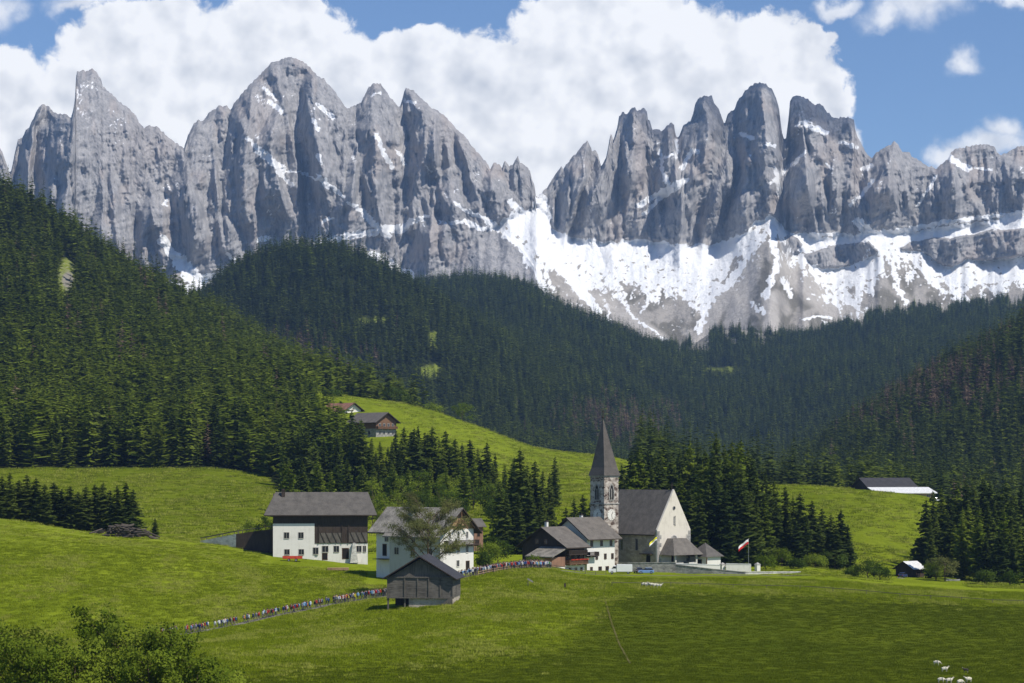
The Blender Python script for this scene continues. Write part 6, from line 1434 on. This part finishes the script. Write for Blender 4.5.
def sheep_mesh(name, graze, seed):
    rg = random.Random(seed); hz = .34 if graze else .98; hx = .92 if graze else .86
    J = [(0,0,.68,(.25,.27)),(.3,0,.68,(.22,.25)),(.5,0,.72,(.16,.18)),(.66,0,(.6 if graze else .86),(.11,.12)),(hx-.08,0,hz+.1,.085),(hx+.1,0,hz-.06,.05),(-.3,0,.69,(.23,.26)),(-.48,0,.68,(.14,.17)),(-.58,0,.5,.045),
         (.34,.13,.45,.085),(.33,.14,.25,.042),(.34,.14,.02,.035),(.34,-.13,.45,.085),(.38,-.14,.25,.042),(.36,-.14,.02,.035),(-.36,.13,.46,.09),(-.44,.14,.27,.045),(-.4,.14,.02,.035),(-.36,-.13,.46,.09),(-.4,-.14,.27,.045),(-.38,-.14,.02,.035)]
    E = [(0,1),(1,2),(2,3),(3,4),(4,5),(0,6),(6,7),(7,8),(1,9),(9,10),(10,11),(1,12),(12,13),(13,14),(6,15),(15,16),(16,17),(6,18),(18,19),(19,20)]
    me = skinned(name, J, E, 1); n = len(me.polygons); c = np.zeros(n*3); me.polygons.foreach_get('center', c); c = c.reshape(-1, 3); mi = np.zeros(n, np.int32)
    mi[c[:,0] > .74] = 1; mi[c[:,2] < .32] = 1
    me.materials.append(M['wool']); me.materials.append(M['sheep_face']); me.polygons.foreach_set('material_index', mi); me.polygons.foreach_set('use_smooth', np.ones(n, bool)); return me
SHA = sheep_mesh('sheep', True, 1); SHB = sheep_mesh('sheep', False, 2); SHD = SHB.copy(); SHD.materials[0] = M['dark_fleece']
def ears():
    m = MB()
    for s in (-1, 1): m.prism([(0,s*.06,0),(.03,s*.07,.03),(-.03,s*.19,.0),(-.05,s*.18,-.03)], (-.03,0,-.02))
    return fast_mesh('ear', np.array([tuple(v) for v in m.v]), m.f, M['sheep_face'])
EAR = ears()
def sheep(px, py, d0, d1, ang, me, label, group, sc_=1.0):
    p = at_row(px, py, d0, d1); o = link(bpy.data.objects.new('sheep', me)); o.location = p; o.rotation_euler = (0, 0, ang); o.scale = (sc_,)*3; tag(o, label, 'sheep', group)
    e = link(bpy.data.objects.new('ears', EAR), o); e.location = (.86, 0, .5) if me is SHA else (.78, 0, 1.1)
for px, py, a, me, lab in ((936.5,665.5,-.3,SHA,'white sheep grazing on the dark pasture, farthest up and left of its flock'),(944.5,672,.15,SHB,'plump white sheep with head up, second from the top of the flock'),(966,672.5,2.6,SHD,'small dark sheep with a pale head standing right of the others'),(941,683,-.1,SHA,'white sheep at the bottom edge, leftmost of the row of four'),(949,683.5,.2,SHB,'cream sheep at the bottom edge, second in the row of four'),(960,685,.4,SHA,'small white sheep at the bottom edge, third in the row of four'),(968.5,682.5,-2.9,SHB,'white sheep at the bottom edge, rightmost in the row of four')):
    sheep(px, py, 290, 420, a, me, lab, 'sheep on the dark pasture', 0.88 if me is not SHD else .7)
for px, py, a, me, lab in ((644,586.6,-.2,SHB,'white sheep at the left end of the tight cluster below the parked cars'),(648.5,587,.1,SHA,'white sheep second from left in the cluster below the parked cars'),(652,587.2,2.9,SHB,'white sheep third from left in the cluster below the parked cars'),(655.5,587.6,.2,SHA,'white sheep fourth from left in the cluster below the parked cars'),(659,588,-.1,SHB,'white sheep at the right end of the cluster below the parked cars')):
    sheep(px, py, 480, 560, a, me, lab, 'sheep clustered below the parked cars', 1.0)

# --- vehicles: x forward, y left, wheels on z = 0
def wheel(parent, x, y, r=.33, w=.2):
    t = MB(); n = 16; s = 1 if y > 0 else -1
    for a0 in range(n):
        A, B = 6.283*a0/n, 6.283*(a0+1)/n; q = []
        for a in (A, B): q += [(x+r*math.cos(a), y-s*w, r+r*math.sin(a)), (x+r*math.cos(a), y, r+r*math.sin(a)), (x+.62*r*math.cos(a), y, r+.62*r*math.sin(a))]
        t.poly([q[0],q[3],q[4],q[1]], [[0,1,2,3]]); t.poly([q[1],q[4],q[5],q[2]], [[0,1,2,3]])
    o = t.build('wheel', M['black'], parent); m = MB(); m.prism([(x+.62*r*math.cos(6.283*k/12), y-s*.03, r+.62*r*math.sin(6.283*k/12)) for k in range(12)], (0,-s*.05,0)); m.build('rim', M['metal'], o)
def body_loft(sections, mat, name, parent, bevel=.05):
    """closed body lofted through cross-sections [(x, half width bottom, half width top, z bottom, z top)]"""
    V = []; Fq = []
    for x, wb, wt, zb, zt in sections: V += [(x,-wb,zb),(x,wb,zb),(x,wb*1.0,zb+(zt-zb)*.55),(x,wt,zt),(x,-wt,zt),(x,-wb*1.0,zb+(zt-zb)*.55)]
    n = len(sections)
    for i in range(n-1):
        for k in range(6): Fq.append([i*6+k, i*6+(k+1)%6, (i+1)*6+(k+1)%6, (i+1)*6+k])
    Fq += [[5,4,3,2,1,0], [(n-1)*6+k for k in range(6)]]
    m = MB(); m.poly(V, Fq); return m.build(name, M[mat], parent, bevel=bevel)
def car(px, py, d, deg, paint, label, L=4.1):
    p = at(px, d); t = tag(empty('parked_car', p + UP*.05, R(deg)), label, 'car'); k = L/4.1
    b = body_loft([(-2.05*k,.76,.7,.35,.85),(-1.95*k,.82,.78,.24,.95),(-.9*k,.84,.8,.22,.95),(.8*k,.84,.8,.22,.93),(1.7*k,.82,.74,.24,.82),(2.05*k,.72,.62,.34,.66)], paint, 'body', t)
    body_loft([(-1.85*k,.76,.6,.93,1.0),(-1.45*k,.76,.6,.93,1.42),(.1*k,.76,.62,.93,1.46),(.95*k,.74,.66,.92,.96)], 'glass', 'window', t, .03)
    body_loft([(-1.5*k,.62,.58,1.4,1.46),(.15*k,.64,.6,1.42,1.5)], paint, 'roof', t, .02)
    for x in (-1.3*k, 1.3*k):
        for y in (-.86, .86): wheel(t, x, y)
    for s in (-1, 1):
        h = MB(); h.box(1.9*k, 2.07*k, s*.5-.14, s*.5+.14, .5, .64); h.build('headlight', M['white_cloth'], t); h = MB(); h.box(-2.08*k, -1.97*k, s*.58-.12, s*.58+.12, .6, .8); h.build('tail_light', M['red'], t)
    return t
def box_van(px, d, deg, label):
    p = at(px, d); t = tag(empty('delivery_van', p + UP*.05, R(deg)), label, 'van')
    body_loft([(.9,.92,.92,.4,2.05),(1.6,.95,.9,.35,2.05),(2.15,.95,.85,.35,1.35),(2.75,.92,.8,.35,1.15),(2.9,.85,.75,.4,1.0)], 'white_paint', 'cab', t)
    w = MB(); w.poly([(1.62,-.84,2.0),(1.62,.84,2.0),(2.17,.82,1.38),(2.17,-.82,1.38)], [[0,1,2,3]]); 
    for s in (-1, 1): w.poly([(1.0,s*.95,1.9),(1.6,s*.95,1.9),(2.0,s*.955,1.36),(1.0,s*.955,1.36)], [[0,1,2,3]])
    w.build('window', M['glass'], t); c = MB(); c.box(-3.1, .82, -1.05, 1.05, .55, 2.35); c.build('cargo_box', M['white_paint'], t, bevel=.04); f = MB(); f.box(-3.0, 2.0, -.5, .5, .35, .56); f.build('chassis', M['black'], t)
    for x in (-2.1, 2.0):
        for y in (-.97, .97): wheel(t, x, y, .36, .24)
    for s in (-1, 1): h = MB(); h.box(2.82, 2.93, s*.6-.14, s*.6+.14, .62, .8); h.build('headlight', M['white_cloth'], t)
box_van(620, 570, 176, 'white box van parked in front of the white house')
car(646, 571, 571, 178, 'blue_paint', 'light blue car parked below the churchyard wall'); car(638.5, 571, 577, 100, 'dark_blue_paint', 'dark blue car parked between the white van and the light blue car', 3.9)
car(936, 498, 897, 15, 'white_paint', 'white car parked at the right end of the hilltop barn')
car(903, 580, 648, 60, 'dark_blue_paint', 'dark car parked left of the shed in the hollow')

# --- flags on poles
def flag(name, label, px, py_top, d, cloth, ang, drop, width, length):
    x = wx(px, d); g = gz(x, d); h = wz(py_top, d) - g; t = tag(empty(name, (x, d, g)), label, 'flag'); m = MB(); m.tube([(0,0,-.4),(0,0,h)], [.06,.04], 8); m.tube([(0,0,h),(0,0,h+.12)], [.09,.03], 8); m.build('pole', M['metal'], t)
    nu, nv = 18, 6
    for j, (mat, a, b) in enumerate(cloth):
        V = []
        for i in range(nu):
            u = i/(nu-1)
            for k in range(nv):
                v = a + (b-a)*k/(nv-1); s = u*length; wob = .22*math.sin(u*7 + v*1.5)*u
                V.append((math.cos(ang)*s*.72 - wob*math.sin(ang), math.sin(ang)*s*.72 + wob*math.cos(ang), h - .15 - v*width - drop*(u**1.4)*length + .1*math.sin(u*9)))
        o = link(bpy.data.objects.new('cloth', fast_mesh('cloth', np.array(V), grid_faces(nu, nv), M[mat], True)), t); so = o.modifiers.new('thick', 'SOLIDIFY'); so.thickness = .03
    return t
flag('flag', 'red and white flag streaming left from its pole beyond the churchyard wall', 748.5, 539, 604, [('white_cloth', 0, .5), ('red_cloth', .5, 1)], R(183), .55, 1.3, 3.8)
flag('flag', 'yellow and white flag drooping from its pole at the church corner', 657, 536.5, 594, [('yellow_cloth', 0, .6), ('white_cloth', .6, 1)], R(185), .62, .9, 2.9)

# --- log heap
def log_heap():
    rg = random.Random(4); proto = MB(); n = 8
    proto.tube([(-1,0,0),(-.3,.02,.01),(.4,-.02,.0),(1,0,0)], [1.0,.97,.92,.86], n); me = fast_mesh('log', np.array([tuple(v) for v in proto.v]), proto.f, [M['log']], True)
    for k in range(80):
        px = rg.gauss(124, 15); px = min(max(px, 96), 154); d = rg.uniform(571, 579); f = max(0, 1 - abs(px-124)/38); top = 3.1 * f ** .8; x = wx(px, d); z = gz(x, d) + rg.uniform(.1, max(.25, top)); ln = rg.uniform(.9, 2.0)
        o = link(bpy.data.objects.new('log', me)); o.location = (x, d, z); o.scale = (ln, rg.uniform(.16, .32), rg.uniform(.16, .32)); o.rotation_euler = (0, rg.uniform(-.25, .25) + .12*(px-124)/25, rg.uniform(-1.1, 1.1)); tag(o, 'weathered log in the heap at the edge of the left meadow', 'log', 'logs heaped below the young spruces')
log_heap()
def plank_stack(px, py, d, deg, label):
    p = at(px, d); t = tag(empty('plank_stack', p, R(deg)), label, 'timber stack'); 
    for k in range(3):
        m = MB()
        for j in range(5): m.box(-2.6+.1*(k % 2), 2.6, -.8+j*.34, -.8+j*.34+.3, .12+k*.2, .27+k*.2)
        m.build('plank_layer', M['pale_wood'], t)
    for x in (-1.8, 1.8): b = MB(); b.box(x-.1, x+.1, -.85, .9, -.3, .12); b.build('bearer', M['grey_wood'], t)
plank_stack(338, 563, 545, 5, 'low stack of planks on the grass before the big barn')
def trailer():
    p = at(292.5, 557); t = tag(empty('farm_trailer', p, R(4)), 'red farm trailer with low sides parked before the whitewashed wall', 'trailer'); m = MB(); m.box(-2.4, 2.4, -.95, .95, .65, .8); m.box(-2.4, 2.4, -.98, -.9, .8, 1.3); m.box(-2.4, 2.4, .9, .98, .8, 1.3); m.box(-2.45, -2.37, -.9, .9, .8, 1.3); m.box(2.37, 2.45, -.9, .9, .8, 1.3); m.build('bed', M['red'], t)
    c = MB(); c.bar((2.4,0,.6),(3.6,0,.45),.1); c.build('drawbar', M['black'], t)
    for x in (-.9, .9):
        for y in (-1.02, 1.02): wheel(t, x, y, .34, .2)
trailer()
def sign_board():
    p = at_row(528, 586, 480, 545); t = tag(empty('wayside_board', p), 'small grey leaning board on a post in the middle meadow', 'sign'); m = MB(); m.box(-.07,.07,-.07,.07,-.4,1.1); m.build('post', M['grey_wood'], t); b = MB(); b.prism([(-.1,-.12,1.75),(1.1,-.12,1.1),(1.1,-.12,.75),(-.1,-.12,1.4)], (0,-.06,0)); b.build('board', M['grey_stone'], t)
sign_board()
def box_post():
    p = at_row(565, 588, 470, 545); t = tag(empty('marker_post', p), 'short dark stump of a post in the middle meadow', 'post'); m = MB(); m.box(-.2,.2,-.2,.2,-.4,.95); m.prism([(-.2,-.2,.95),(.2,-.2,.95),(0,-.2,1.15)], (0,.4,0)); m.build('post_body', M['dark_wood'], t)
box_post()
